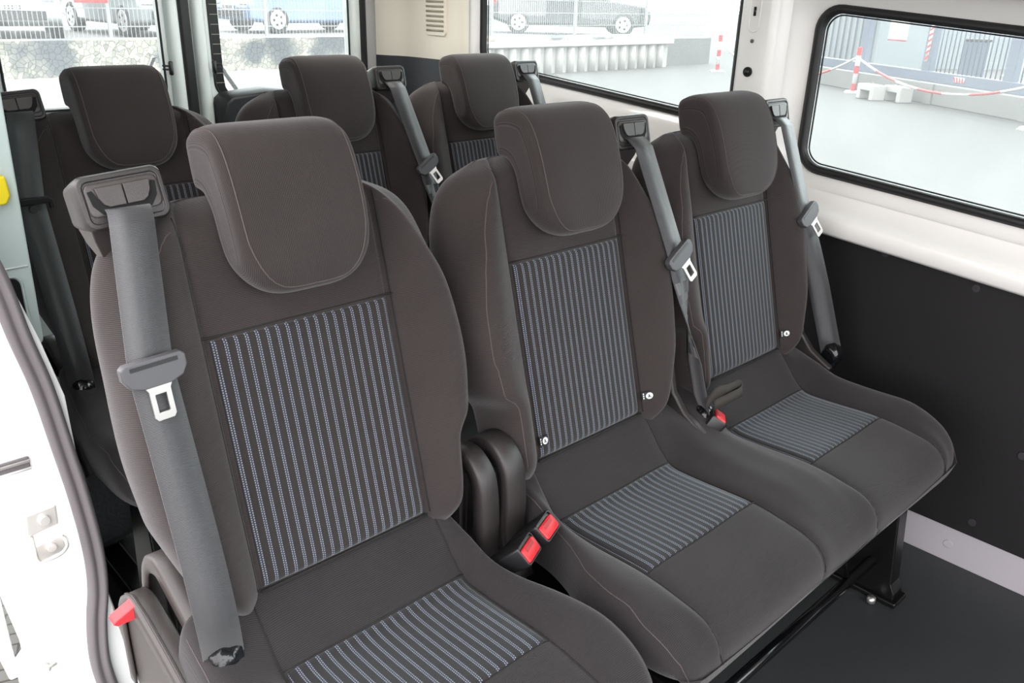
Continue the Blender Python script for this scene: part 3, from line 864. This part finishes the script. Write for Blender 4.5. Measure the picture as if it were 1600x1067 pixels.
# body frame round the doors
struct('wall_back', plate([(-.33, -.3), (1.455, -.3), (1.455, 1.46), (-.33, 1.46)], [[(-.105, .045), (1.246, .045), (1.246, 1.445), (-.105, 1.445)]], fr(YR + .03)), M['paint'], smooth=False, solid=.02)
struct('trim_11', box((1.2475, YR - .012, .74), (.007, .05, 1.4)), M['rubber'], bevel=.002)
# wiper motor cover on the right leaf
rings = []
for y, g in ((YR - .012, 0), (YR - .06, .004), (YR - .082, .014)):
    rings.append([Vector((x, y, z)) for x, z in [(.686 + g, .72), (.682 + g, .83), (.690 + g, .872 - g), (.710 + g, .888 - g), (.84, .900 - g), (.93, .892 - g), (.985 - g, .862 - g), (.99 - g, .72)]])
wc = obj('wiper_motor_cover', loft(rings), M['black2'], bevel=.006, segs=3)
tag(wc, 'dark moulded wiper motor cover on the lower inside of the right rear door', 'cover')
# door pulls: dark oval catches with two rods
for i, (x, sd, dd) in enumerate(((.556, 1, d1), (.690, -1, d2))):
    rings = [[Vector((x + a, YR - .041 + b, .965 + c)) for a, c in rrect(-w, w, -h, h, w * .9, 5)] for b, w, h in ((0, .006, .020), (-.006, .006, .020), (-.008, .004, .017))]
    e = obj('catch', loft(rings), M['black'], dd)
    for dz in (-.004, .006):
        obj('rod', cyl((x, YR - .045, .965 + dz), (x - sd * .024, YR - .043, .967 + dz), .0028, 10), M['black'], e)
# straps outside the glass, running down to the wiper pivots
for i, (a, b) in enumerate((((.548, .99), (.50, .90)), ((.738, .985), (.806, .872)))):
    pts = [Vector((a[0], YR + .05, a[1])), Vector(((a[0] + b[0]) / 2, YR + .052, (a[1] + b[1]) / 2)), Vector((b[0], YR + .045, b[1]))]
    s = empty('rear_wiper', pts[-1]); 
    tag(s, ('thin black wiper arm slanting behind the left rear door glass' if i == 0 else 'black wiper arm slanting down behind the right rear door glass'), 'wiper', 'rear window wiper arms')
    obj('blade', ribbon([p - pts[-1] for p in pts], [(1, 0, .3)] * 3, .012, .005), M['black'], s)
    obj('pivot', cyl((0, -.018, 0), (0, .006, 0), .009, 16), M['black'], s)

# door side: rear quarter behind the sliding door opening
YJ = .50
sealc = [(-.335, 1.40), (-.335, 1.1), (-.312, .98), (-.268, .88), (-.2455, .80), (-.233, .715), (-.217, .628), (-.206, .526), (-.196, .427), (-.1905, .326), (-.194, .25), (-.206, .185), (-.213, .11), (-.208, .039), (-.195, -.03), (-.18, -.12)]
scv = [(p.x, p.y) for p in spline([Vector((a, b, 0)) for a, b in sealc], 5)]
jp = [(-.33, 1.42), (-.33, .60)] + [(-.331, .45), (-.330, .296), (-.319, .20), (-.319, .179), (-.333, .165), (-.333, -.32), (-.10, -.32), (-.10, -.03), (-.150, -.02), (-.160, .05), (-.172, .16), (-.184, .30), (-.186, .60)] + [(-.205, .70), (-.225, .78), (-.248, .87), (-.29, .96), (-.318, 1.06), (-.325, 1.42)]
jb = struct('wall_left', plate(jp, [], lambda x, z: Vector((x, YJ, z))), M['jamb'], smooth=False, solid=.012, bevel=.003)
def seal_mesh():
    rings = []
    prof = [(-.0145, 0), (-.0155, -.012), (-.010, -.020), (-.003, -.018), (.0, -.014), (.004, -.021), (.010, -.024), (.0155, -.016), (.0165, -.004), (.016, 0)]
    n = len(scv)
    for i, (x, z) in enumerate(scv):
        a = Vector(scv[max(0, i - 1)]); b = Vector(scv[min(n - 1, i + 1)]); t = (b - a).normalized(); nn = Vector((-t.y, t.x))
        rings.append([Vector((x + nn.x * p, YJ - .006 + q, z + nn.y * p)) for p, q in prof])
    return loft(rings, closed_ring=False, cap=False)
struct('trim_12', seal_mesh(), M['seal'], subsurf=1)
# outer skin and inner lining going rearward
sk = struct('wall_left_outer', prism([(YJ, .13), (1.40, .13), (1.50, .02), (1.52, -.32), (1.84, -.32), (1.84, 1.44), (YJ, 1.44)], lambda y, z, t: Vector((t, y, z)), -.345, -.33), M['paint'], smooth=False, bevel=.004)
struct('wall_left_lining', prism([(.66, .62), (1.80, .62), (1.80, 1.44), (.66, 1.44)], lambda y, z, t: Vector((t, y, z)), -.215, -.192), M['greytrim'], smooth=False, bevel=.004)
struct('baseboard_left', prism([(YJ + .01, -.01), (1.80, -.01), (1.80, .625), (YJ + .01, .625)], lambda y, z, t: Vector((t, y, z)), -.215, -.186), M['carpet'], smooth=False)
struct('sill', prism([(-.335, -.32), (-.335, -.03), (-.30, -.012), (-.28, .002), (-.27, -.02), (-.27, -.32)], lambda x, z, t: Vector((x, t, z)), -1.9, YJ), M['jamb'], smooth=False, bevel=.004)
struct('trim_13', prism([(-.215, -.02), (-.152, -.02), (-.158, .06), (-.170, .17), (-.182, .27), (-.186, .45), (-.20, .45)], lambda x, z, t: Vector((x, t, z)), YJ - .004, YJ + .05), M['cream2'], smooth=False, bevel=.004)
# recessed pocket and yellow flap on that lining
pt = struct('trim_15', prism([(-.325, .632), (-.176, .632), (-.166, .642), (-.163, .80), (-.160, .952), (-.150, 1.43), (-.325, 1.43)], lambda x, z, t: Vector((x, t, z)), .64, .675), M['greytrim'], smooth=False, bevel=.004)
obj('panel_joint', box((-.245, .6395, .771), (.152, .002, .003)), M['door'], pt)
pk = empty('wall_pocket', (-.207, .639, .705)); tag(pk, 'black rounded pocket recess in the pale green side lining at far left', 'pocket')
obj('recess', prism(rrect(-.022, .022, -.050, .050, .012, 4), lambda a, b, t: Vector((a, t, b)), -.003, .002), M['black'], pk, bevel=.001)
obj('rim', tube([Vector((a, -.001, b)) for a, b in rrect(-.025, .025, -.053, .053, .014, 4)], .002, 6, closed=True), M['greytrim'], pk)
ym = obj('yellow_cover', prism([(-.022, -.022), (.006, -.022), (.014, -.008), (.011, .022), (-.022, .022)], lambda a, b, t: Vector((-.190 + a, .64 - t, .896 + b)), 0, .018), M['yellow'], bevel=.004)
tag(ym, 'small yellow plastic cover on the pale lining at the left edge of the picture', 'cover')
# wheel arch lining
def arch():
    rings = []
    for z, k in ((-.005, 1), (.15, .985), (.26, .95), (.34, .86), (.375, .72), (.385, .5)):
        pl_ = []
        for i in range(28):
            a = 2 * math.pi * i / 28; c, s = math.cos(a), math.sin(a)
            e = .45
            x = -.08 + .118 * k * math.copysign(abs(c) ** e, c); y = 1.19 + .33 * k * math.copysign(abs(s) ** e, s)
            pl_.append(Vector((x, y, z)))
        rings.append(pl_)
    return loft(rings)
wa = struct('trim_14', arch(), M['carpet'], subsurf=2)
# latch hardware on the jamb
st = empty('striker_bracket', (-.256, YJ - .006, .372)); tag(st, 'metal striker bracket bolted to the white door jamb', 'bracket')
bm = prism([(-.022, .012), (.024, .018), (.026, .052), (-.018, .050)], lambda a, b, t: Vector((a, t, b)), -.004, 0); obj('back_plate', bm, M['steelpale'], st, bevel=.002)
obj('bolt', cyl((.006, -.010, .034), (.006, -.003, .034), .008, 16), M['steelpale'], st, bevel=.001)
bm = prism([(-.016, -.038), (.028, -.032), (.028, -.004), (-.014, -.008)], lambda a, b, t: Vector((a, t, b)), -.004, 0); obj('lower_plate', bm, M['steelpale'], st, bevel=.002)
obj('loop', tube(spline([(-.016, -.003, .010), (-.019, -.024, .0), (-.016, -.026, -.022), (.010, -.026, -.024), (.026, -.022, -.016), (.028, -.003, -.010)], 5), .0028, 8), M['steelpale'], st)
obj('bolt', cyl((.008, -.010, -.018), (.008, -.003, -.018), .007, 16), M['steelpale'], st, bevel=.001)
b2 = empty('bump_stop', (-.292, YJ - .006, .137)); tag(b2, 'small stud with a cross bar low on the white door jamb', 'stud')
obj('stud', cyl((0, -.016, 0), (0, 0, 0), .004, 12), M['steelpale'], b2)
obj('bar', cyl((-.015, -.012, -.003), (.014, -.012, .004), .003, 10), M['steelpale'], b2)
rg = empty('guide_rail', (-.28, YJ - .006, .512)); tag(rg, 'horizontal dark slot with a metal strip in the white jamb at left', 'rail')
obj('slot', box((-.010, -.004, 0), (.075, .004, .020)), M['seal'], rg, bevel=.002)
obj('strip', box((-.010, -.008, .004), (.075, .003, .005)), M['chrome'], rg, bevel=.001)
obj('lower_strip', box((-.010, -.007, -.009), (.075, .003, .003)), M['jamb'], rg)
# small floor marks / bracket by the second-row seat
fb = empty('seat_floor_bracket', (.02, .80, 0)); tag(fb, 'blue-grey steel bracket on the floor under the second-row single seat', 'bracket')
obj('strap', ribbon(spline([(.01, .10, .17), (.012, .06, .13), (.02, 0, .075), (.035, -.05, .045), (.06, -.14, .012)], 4), [(1, .3, 0)] * 17, .022, .004), M['bluegrey'], fb)
obj('foot', box((.065, -.15, .006), (.03, .05, .012)), M['bluegrey'], fb, bevel=.003)
def ext(r, g, b):
    c = srgb(r, g, b); return (c[0] * .72, c[1] * .72, c[2] * .72, 1)
# ------------------------------------------------------------------ outdoors
ZG = -.6
M['asphalt'] = plain('pale asphalt', ext(59, 59, 57), .9, bump=.2, bscale=60, var=.06, vscale=.8)
M['upper'] = plain('upper lot asphalt', ext(99, 99, 98), .9, var=.06, vscale=.6)
M['concrete'] = plain('concrete', ext(118, 119, 116), .85, bump=.3, bscale=20, var=.08, vscale=2)
M['concretew'] = plain('white concrete', ext(162, 160, 156), .8, bump=.2, bscale=20, var=.04, vscale=3)
M['gate'] = plain('blue grey paint', ext(86, 95, 110), .5)
M['fence'] = plain('galvanised white', ext(150, 153, 152), .45)
M['redp'] = plain('signal red', ext(171, 32, 36), .5)
M['whitep'] = plain('signal white', ext(190, 190, 188), .5)
M['carwhite'] = plain('white car paint', ext(160, 163, 165), .3, coat=.5)
M['carblue'] = plain('blue car paint', ext(84, 108, 142), .3, coat=.5)
M['carblack'] = plain('black car paint', ext(34, 40, 42), .25, coat=.6)
M['cargrey'] = plain('silver car paint', ext(125, 130, 131), .3, coat=.5)
M['glassdark'] = plain('car glass', ext(50, 60, 62), .1)
M['tyre'] = plain('tyre', ext(48, 48, 48), .8)
M['rim'] = plain('alloy rim', ext(190, 190, 190), .35, metal=.4)
M['building'] = plain('pale corrugated steel', ext(122, 130, 134), .6)

def pavers():
    m, nt, b = newmat('interlocking pavers')
    tc = nt.nodes.new('ShaderNodeTexCoord'); br = nt.nodes.new('ShaderNodeTexBrick'); mp = nt.nodes.new('ShaderNodeMapping')
    mp.inputs['Rotation'].default_value = (0, 0, R(20)); nt.links.new(tc.outputs['Object'], mp.inputs[0]); nt.links.new(mp.outputs[0], br.inputs[0])
    br.inputs['Scale'].default_value = 5; br.inputs['Mortar Size'].default_value = .02
    br.inputs['Color1'].default_value = ext(120, 118, 114); br.inputs['Color2'].default_value = ext(110, 108, 104); br.inputs['Mortar'].default_value = ext(70, 70, 66)
    nt.links.new(br.outputs[0], b.inputs['Base Color']); b.inputs['Roughness'].default_value = .9
    return m
def stones():
    m, nt, b = newmat('rubble stone')
    tc = nt.nodes.new('ShaderNodeTexCoord')
    v = nt.nodes.new('ShaderNodeTexVoronoi'); v.inputs['Scale'].default_value = 12; v.feature = 'DISTANCE_TO_EDGE'
    v2 = nt.nodes.new('ShaderNodeTexVoronoi'); v2.inputs['Scale'].default_value = 12
    nt.links.new(tc.outputs['Object'], v.inputs[0]); nt.links.new(tc.outputs['Object'], v2.inputs[0])
    r = nt.nodes.new('ShaderNodeValToRGB'); r.color_ramp.elements[0].position = .0; r.color_ramp.elements[0].color = (.5, .5, .5, 1); r.color_ramp.elements[1].position = .06; r.color_ramp.elements[1].color = (1, 1, 1, 1)
    nt.links.new(v.outputs['Distance'], r.inputs[0])
    sp = nt.nodes.new('ShaderNodeSeparateColor'); nt.links.new(v2.outputs['Color'], sp.inputs[0])
    mx = nt.nodes.new('ShaderNodeMix'); mx.data_type = 'RGBA'; mx.inputs[6].default_value = ext(122, 121, 113); mx.inputs[7].default_value = ext(184, 180, 166); nt.links.new(sp.outputs[0], mx.inputs[0])
    # a patch of darker bluish stone
    nz = nt.nodes.new('ShaderNodeTexNoise'); nz.inputs['Scale'].default_value = .9; nt.links.new(tc.outputs['Object'], nz.inputs[0])
    r2 = nt.nodes.new('ShaderNodeValToRGB'); r2.color_ramp.elements[0].position = .58; r2.color_ramp.elements[1].position = .66; nt.links.new(nz.outputs['Fac'], r2.inputs[0])
    m1 = nt.nodes.new('ShaderNodeMix'); m1.data_type = 'RGBA'; nt.links.new(r2.outputs[0], m1.inputs[0]); nt.links.new(mx.outputs[2], m1.inputs[6]); m1.inputs[7].default_value = ext(84, 88, 92)
    m2 = nt.nodes.new('ShaderNodeMix'); m2.data_type = 'RGBA'; m2.blend_type = 'MULTIPLY'; m2.inputs[0].default_value = 1; nt.links.new(m1.outputs[2], m2.inputs[6]); nt.links.new(r.outputs[0], m2.inputs[7])
    nt.links.new(m2.outputs[2], b.inputs['Base Color']); b.inputs['Roughness'].default_value = .9
    bp = nt.nodes.new('ShaderNodeBump'); bp.inputs['Strength'].default_value = 1; bp.inputs['Distance'].default_value = .015
    nt.links.new(r.outputs[0], bp.inputs['Height']); nt.links.new(bp.outputs['Normal'], b.inputs['Normal'])
    return m
M['pavers'] = pavers(); M['stones'] = stones()

gr = struct('ground', plate([(-60, -30), (120, -30), (120, 130), (-60, 130)], [[(-3, -1), (-.0, -1), (0, 6), (-3, 6)]], lambda x, y: Vector((x, y, ZG))), M['asphalt'], smooth=False)
struct('ground_paving', box((-1.5, 2.5, ZG - .02), (3.02, 7.02, .04)), M['pavers'], smooth=False)
struct('ground_upper', box((3.0, 60, -.225), (39.6, 90, .75)), M['upper'], smooth=False)     # raised car park
# retaining wall with palisade face and cap
rw = struct('retaining_wall', box((14.6, 14.85, -.24), (11.3, .3, .72)), M['concretew'], smooth=False)
n = 27
for k in range(n):
    x = 9.2 + k * .41
    obj('palisade', cyl((x, 14.70, ZG), (x, 14.70, .02), .12, 12), M['concretew'], rw)
obj('cap', box((14.6, 14.80, .10), (11.4, .55, .12)), M['concretew'], rw, bevel=.02)
kb = struct('kerb_wall', box((2.5, 13.9, -.4), (14, .4, .42)), M['concretew'], smooth=False, bevel=.02)
gb = obj('gabion_wall', box((2.6, 14.35, .03), (13.0, .5, .66)), M['stones'], smooth=False)
tag(gb, 'long wall of pale rubble stones on a concrete kerb behind the rear doors', 'stone wall')
bank = obj('stone_bank', prism([(15.04, .165), (15.05, .22), (15.25, .28), (15.4, .165)], lambda y, z, t: Vector((t, y, z)), 8.9, 20.0), M['stones'], smooth=False)
tag(bank, 'low strip of loose pale stones along the foot of the wire fence', 'stone strip')

# wire mesh fence: one panel per bay
def fence_panel(L=2.96, H=1.6):
    bm = bmesh.new()
    k = .05
    while k < L - .03:
        add_box(bm, (k, 0, H / 2), (.008, .008, H)); k += .075
    for z in (.05, .35, .65, .95, 1.25, 1.55): add_box(bm, (L / 2, .010, z), (L, .008, .018))
    return bm
def make_bay(x, first=None):
    if first is None:
        e = empty('fence_bay', (x, 15.5, .15))
        obj('mesh_panel', fence_panel(), M['fence'], e, smooth=False)
        obj('post', box((0, .03, .85), (.06, .06, 1.7)), M['fence'], e, bevel=.005)
        return e
    e = copy_tree(first); e.location = (x, 15.5, .15); return e
bay0 = make_bay(2.2)
wh = ['far left wire fence bay in front of the white van, carrying a red sign', 'pale wire fence bay in front of the silver car, left of the rear door gap', 'pale wire fence bay in front of the blue car', 'wire fence bay at the left end of the side window, behind the corner lining',
      'wire fence bay in front of the tail of the black car', 'wire fence bay in front of the nose of the black car', 'last wire fence bay at the right, past the black car']
tag(bay0, wh[0], 'fence', 'wire fence bays')
for k in range(1, 7):
    b_ = make_bay(2.2 + 3 * k, bay0); b_['label'] = wh[k]
# end panel turning away from the last post
# cars
def make_car(name, label, loc, yaw, paint, L=4.3, Hh=1.45, van=False):
    e = empty(name, loc, yaw); tag(e, label, 'van' if van else 'car')
    hl = L / 2
    if van: prof = [(-hl, .35), (-hl, 1.0), (-hl + .05, 1.95), (hl - 1.5, 2.0), (hl - .9, 1.3), (hl - .1, 1.1), (hl, .8), (hl, .35)]
    else: prof = [(-hl, .40), (-hl + .02, .85), (-hl + .25, 1.0), (-hl + .75, Hh - .05), (-.2, Hh), (.55, Hh - .08), (1.15, .98), (hl - .2, .86), (hl, .65), (hl - .03, .30)]
    prof += [(hl - .55, .24), (-hl + .5, .24)]
    body = obj('body', prism(prof, lambda a, b, t: Vector((a, t * (1 if b < 1.0 else .86), b)), -.87, .87), M[paint], e, bevel=.09, segs=3)
    if van: win = [(hl - 2.4, 1.25), (hl - 2.4, 1.8), (hl - 1.55, 1.82), (hl - 1.05, 1.28)]
    else: win = [(-hl + .55, 1.0), (-hl + .95, Hh - .12), (-.2, Hh - .08), (.45, Hh - .14), (.98, 1.0)]
    for sd in (-1, 1):
        obj('side_window', prism(win, lambda a, b, t: Vector((a, sd * (.80 + t), b)), 0, .05 if van else .04), M['glassdark'], e, smooth=False)
    for ax in (hl - .82, -hl + .78):
        for sd in (-1, 1):
            w_ = obj('wheel', cyl((ax, sd * .66, .32), (ax, sd * .885, .32), .325, 28), M['tyre'], e, bevel=.03)
            rm = obj('rim', cyl((ax, sd * .87, .32), (ax, sd * .895, .32), .225, 24), M['rim'], w_, bevel=.01)
            bm = bmesh.new()
            for q in range(5):
                a = 2 * math.pi * q / 5
                add_cyl(bm, (ax + .12 * math.cos(a), sd * .893, .32 + .12 * math.sin(a)), (ax + .12 * math.cos(a), sd * .898, .32 + .12 * math.sin(a)), .035, 8)
            obj('rim_hole', bm, M['tyre'], w_)
    # front: grille, plate and lamps; back: lamps
    obj('grille', box((hl - .005, 0, .46), (.04, 1.2, .16)), M['tyre'], e, bevel=.01)
    for sd in (-1, 1):
        obj('headlamp', box((hl - .10, sd * .64, .72), (.20, .34, .13)), M['rim'], e, bevel=.03)
        obj('tail_lamp', box((-hl + .06, sd * .70, .86), (.14, .24, .20)), M['redp'], e, bevel=.03)
    pt_ = obj('licence_plate', box((hl + .012, 0, .60), (.02, .52, .11)), M['whitep'], e, bevel=.003)
    bm = bmesh.new()
    for i, (a) in enumerate((-.2, -.14, -.06, 0, .06, .12, .18)):
        add_box(bm, (hl + .024, a, .60), (.004, .030, .07))
    obj('plate_characters', bm, M['tyre'], pt_, smooth=False)
    return e
def toward(a): return R(a)
make_car('car', 'black car parked side-on behind the wire fence, seen through the rear side window', (19.6, 18.0, .15), R(-42), 'carblack', L=4.7)
make_car('white_van', 'white van front with dark grille and plate, behind the fence at top left', (4.75, 19.9, .15), R(-90 - 14), 'carwhite', L=4.6, van=True)
make_car('car', 'silver car beside the white van, its wheel showing left of the rear door gap', (7.45, 20.3, .15), R(-86), 'cargrey', L=4.3)
make_car('car', 'blue car behind the fence, seen through the right rear door window', (12.0, 20.6, .15), R(-175), 'carblue', L=4.4)

rs = empty('red_sign', (4.90, 15.38, .885)); tag(rs, 'red sign fixed high on the wire fence at the top left', 'sign')
obj('board', box((0, 0, .15), (.55, .02, .30)), M['redp'], rs, bevel=.004)
obj('clamp', box((0, .03, .15), (.04, .05, .04)), M['fence'], rs)
# sliding gate line
A = Vector((21.15, 11.89, 0)); GD = Vector((-.5178, -.8555, 0)); GN = Vector((.8555, -.5178, 0))
GM = Matrix((GD, GN, Vector((0, 0, 1)))).transposed()
GR = math.atan2(GD.y, GD.x)
cw = struct('gate_footing', box(A + GD * 5.5 + Vector((0, 0, ZG + .20)), (14, .3, .40), GM), M['concrete'], smooth=False, bevel=.02)
for k in range(5):
    obj('joint_pilaster', box(A + GD * (1.7 + k * 2.55) - GN * .16 + Vector((0, 0, ZG + .20)), (.22, .06, .40), GM), M['concrete'], cw, bevel=.01)
gt = empty('sliding_gate', (A.x, A.y, 0), GR); tag(gt, 'blue-grey steel sliding gate with upright bars on a concrete footing', 'gate')
obj('bottom_rail', box((6.2, .10, -.10), (13, .16, .20)), M['gate'], gt, bevel=.01)
posts = (2.0, 4.05, 6.28, 8.55, 10.4)
for x in posts: obj('upright', box((x, .10, .85), (.24, .14, 1.8)), M['gate'], gt, bevel=.01)
obj('top_rail', box((6.2, .10, 1.72), (13, .14, .16)), M['gate'], gt, bevel=.01)
x = 6.55
k = 0
while x < 12.0:
    if all(abs(x - p) > .15 for p in posts): obj('bar', cyl((x, .1, 0), (x, .1, 1.65), .013, 6), M['gate'], gt)
    x += .125
for x in (7.35, 9.5):
    rp = obj('reflector_plate', box((x, .015, -.09), (.30, .006, .10)), M['whitep'], gt)
    for q in range(4):
        obj('red_stripe', prism([(x - .13 + .075 * q, -.135), (x - .09 + .075 * q, -.135), (x - .12 + .075 * q, -.045), (x - .16 + .075 * q, -.045)], lambda a, b, t: Vector((a, t, b)), .010, .013), M['redp'], rp, smooth=False)
rp = obj('reflector_strip', box((6.28, .025, .62), (.10, .006, .90)), M['whitep'], gt)
for q in range(8):
    z = .20 + q * .11
    obj('red_stripe', prism([(6.23, z), (6.33, z + .05), (6.33, z + .10), (6.23, z + .05)], lambda a, b, t: Vector((a, t, b)), .019, .022), M['redp'], rp, smooth=False)

def bollard(loc, label, seg=5, h=.94):
    e = empty('bollard', loc); tag(e, label, 'bollard', 'red and white striped bollards')
    d = h / seg
    obj('pole', cyl((0, 0, .02), (0, 0, h - .01), .048, 20), M['whitep'], e)
    for k in range(seg):
        if k % 2 == 0: obj('red_band', cyl((0, 0, .03 + k * d), (0, 0, .03 + (k + 1) * d - .02), .052, 20), M['redp'], e, bevel=.004)
    obj('base', cyl((0, 0, 0), (0, 0, .045), .20, 24, .15), M['whitep'], e)
    return e
bollard((18.27, 8.09, ZG), 'red and white bollard with a chain tied on both sides, in the front side window')
bollard((20.3, 13.0, ZG), 'red and white bollard seen through the rear side window')
bollard((15.15, 3.55, ZG), 'red and white bollard at the right edge, where the chain ends')
bollard((27.4, 7.9, ZG), 'distant red and white bollard behind the gate bars')

def chain_mat():
    m, nt, b = newmat('red white chain')
    uv = nt.nodes.new('ShaderNodeUVMap'); uv.uv_map = 'UVMap'; sp = nt.nodes.new('ShaderNodeSeparateXYZ'); nt.links.new(uv.outputs[0], sp.inputs[0])
    f = math_node(nt, 'GREATER_THAN', math_node(nt, 'FRACT', math_node(nt, 'MULTIPLY', sp.outputs[1], 1 / 1.55)), .5)
    mx = nt.nodes.new('ShaderNodeMix'); mx.data_type = 'RGBA'; mx.inputs[6].default_value = ext(176, 176, 170); mx.inputs[7].default_value = ext(184, 48, 50)
    nt.links.new(f, mx.inputs[0]); nt.links.new(mx.outputs[2], b.inputs['Base Color']); return m
M['chain'] = chain_mat()
def chain(a, b, low, label):
    a, b = Vector(a), Vector(b); pts = []
    for i in range(41):
        t = i / 40; p = a.lerp(b, t); p.z -= low * 4 * t * (1 - t); pts.append(p)
    rings = []
    for i, p in enumerate(pts):
        t = (pts[min(40, i + 1)] - pts[max(0, i - 1)]).normalized(); s = t.cross(Vector((0, 0, 1))).normalized(); u = s.cross(t)
        rings.append([p + .026 * (math.cos(k * math.pi / 3) * s + math.sin(k * math.pi / 3) * u) for k in range(6)])
    tag(obj('barrier_chain', loft(rings), M['chain']), label, 'chain', 'barrier chains')
chain((18.22, 8.04, .12), (15.18, 3.62, .10), .40, 'red and white plastic chain sagging between two bollards in the front side window')
chain((18.31, 8.17, .12), (20.27, 12.88, .12), .62, 'red and white chain running left from the bollard behind the black window gasket')
# concrete blocks
def u_block(loc, label):
    e = empty('concrete_block', loc, GR); tag(e, label, 'block', 'white concrete blocks')
    obj('body', prism([(-.28, 0), (-.28, .30), (.28, .30), (.28, 0), (.16, 0), (.16, .18), (-.16, .18), (-.16, 0)], lambda a, b, t: Vector((a, t, b)), -.15, .15), M['concretew'], e, bevel=.02, smooth=False)
    obj('lifting_ring', tube([Vector((.05 * math.cos(a), 0, .30 + .04 * math.sin(a))) for a in lin(0, math.pi, 8)], .008, 6), M['gate'], e)
u_block((17.25, 7.22, ZG), 'white concrete block with a cut-out, the one nearest the chained bollard')
u_block((17.38, 6.72, ZG), 'white concrete block with a cut-out, farther right from the chained bollard')
# building and yard beyond the gate
bd = empty('storage_building', (31, 14, ZG), GR); tag(bd, 'pale corrugated storage building with a white sign behind the gate', 'building')
bm = bmesh.new(); add_box(bm, (0, 0, 1.6), (9, 5, 3.2)); obj('wall', bm, M['building'], bd, smooth=False)
for k in range(28):
    obj('rib', box((-4.4 + k * .33, 2.53, 1.6) , (.06, .06, 3.2)), M['building'], bd, smooth=False)
for k in range(28):
    obj('rib', box((-4.4 + k * .33, -2.53, 1.6) , (.06, .06, 3.2)), M['building'], bd, smooth=False)
sg = empty('sign', (A.x + GD.x * 5.2, A.y + GD.y * 5.2, .70), GR); tag(sg, 'white rectangular sign with a red lower edge hanging on the gate', 'sign')
obj('board', box((0, .04, .05), (.62, .02, .42)), M['whitep'], sg, bevel=.005)
obj('red_edge', box((0, .04, -.17), (.62, .022, .03)), M['redp'], sg)
bn = empty('waste_bin', (24.7, 7.95, ZG), .3); tag(bn, 'dark upright waste bin behind the gate bars', 'bin')
obj('body', prism([(-.26, 0), (.26, 0), (.31, 1.0), (-.31, 1.0)], lambda a, b, t: Vector((a, t, b)), -.3, .3), M['gate'], bn, bevel=.03)
obj('lid', box((0, 0, 1.03), (.68, .66, .06)), M['tyre'], bn, bevel=.02)

# ------------------------------------------------------------------ light
sun = bpy.data.lights.new('sun', 'SUN'); so = bpy.data.objects.new('sun', sun); COL.objects.link(so)
sun.energy = 7.0; sun.angle = R(6); sun.color = (1, .97, .93)
dm = bpy.data.lights.new('added_fill_light', 'AREA'); do = bpy.data.objects.new('added_fill_light', dm); COL.objects.link(do)
dm.size = .25; dm.energy = 4.5; dm.color = (1, .97, .92); do.location = (.80, 1.15, 1.44)  # unseen area light, added to brighten the rear doors and pillars
so.rotation_euler = Vector((-.22, .06, -.97)).to_track_quat('-Z', 'Y').to_euler()
#==CAMERA==
cam = bpy.data.cameras.new('camera'); co = bpy.data.objects.new('camera', cam); COL.objects.link(co)
cam.sensor_width = 36; cam.lens = 36 * 1319.14 / 1600; cam.clip_start = .02; cam.clip_end = 300
yw, pt, rl = R(43.8455), R(22.2692), R(1.6315)
F_ = Vector((math.sin(yw) * math.cos(pt), math.cos(yw) * math.cos(pt), -math.sin(pt)))
r0 = Vector((math.cos(yw), -math.sin(yw), 0)); u0 = r0.cross(F_)
Rr = math.cos(rl) * r0 + math.sin(rl) * u0; Uu = -math.sin(rl) * r0 + math.cos(rl) * u0
mw = Matrix((Rr, Uu, -F_)).transposed().to_4x4(); mw.translation = Vector((-.49784, -.8198, 1.18889))
co.matrix_world = mw
SC.camera = co
SC.view_settings.view_transform = 'Standard'
w = bpy.data.worlds.new('sky'); SC.world = w; w.use_nodes = True
nt = w.node_tree; bg = nt.nodes['Background']
tc = nt.nodes.new('ShaderNodeTexCoord'); sp = nt.nodes.new('ShaderNodeSeparateXYZ'); nt.links.new(tc.outputs['Generated'], sp.inputs[0])
mr = nt.nodes.new('ShaderNodeMapRange'); mr.inputs[1].default_value = -.8; mr.inputs[2].default_value = .8; nt.links.new(sp.outputs[0], mr.inputs[0])
mx = nt.nodes.new('ShaderNodeMix'); mx.data_type = 'RGBA'; nt.links.new(mr.outputs[0], mx.inputs[0])
mx.inputs[6].default_value = (.89, .85, .86, 1); mx.inputs[7].default_value = (1.22, 1.32, 1.34, 1)
nt.links.new(mx.outputs[2], bg.inputs[0]); bg.inputs[1].default_value = 6.2
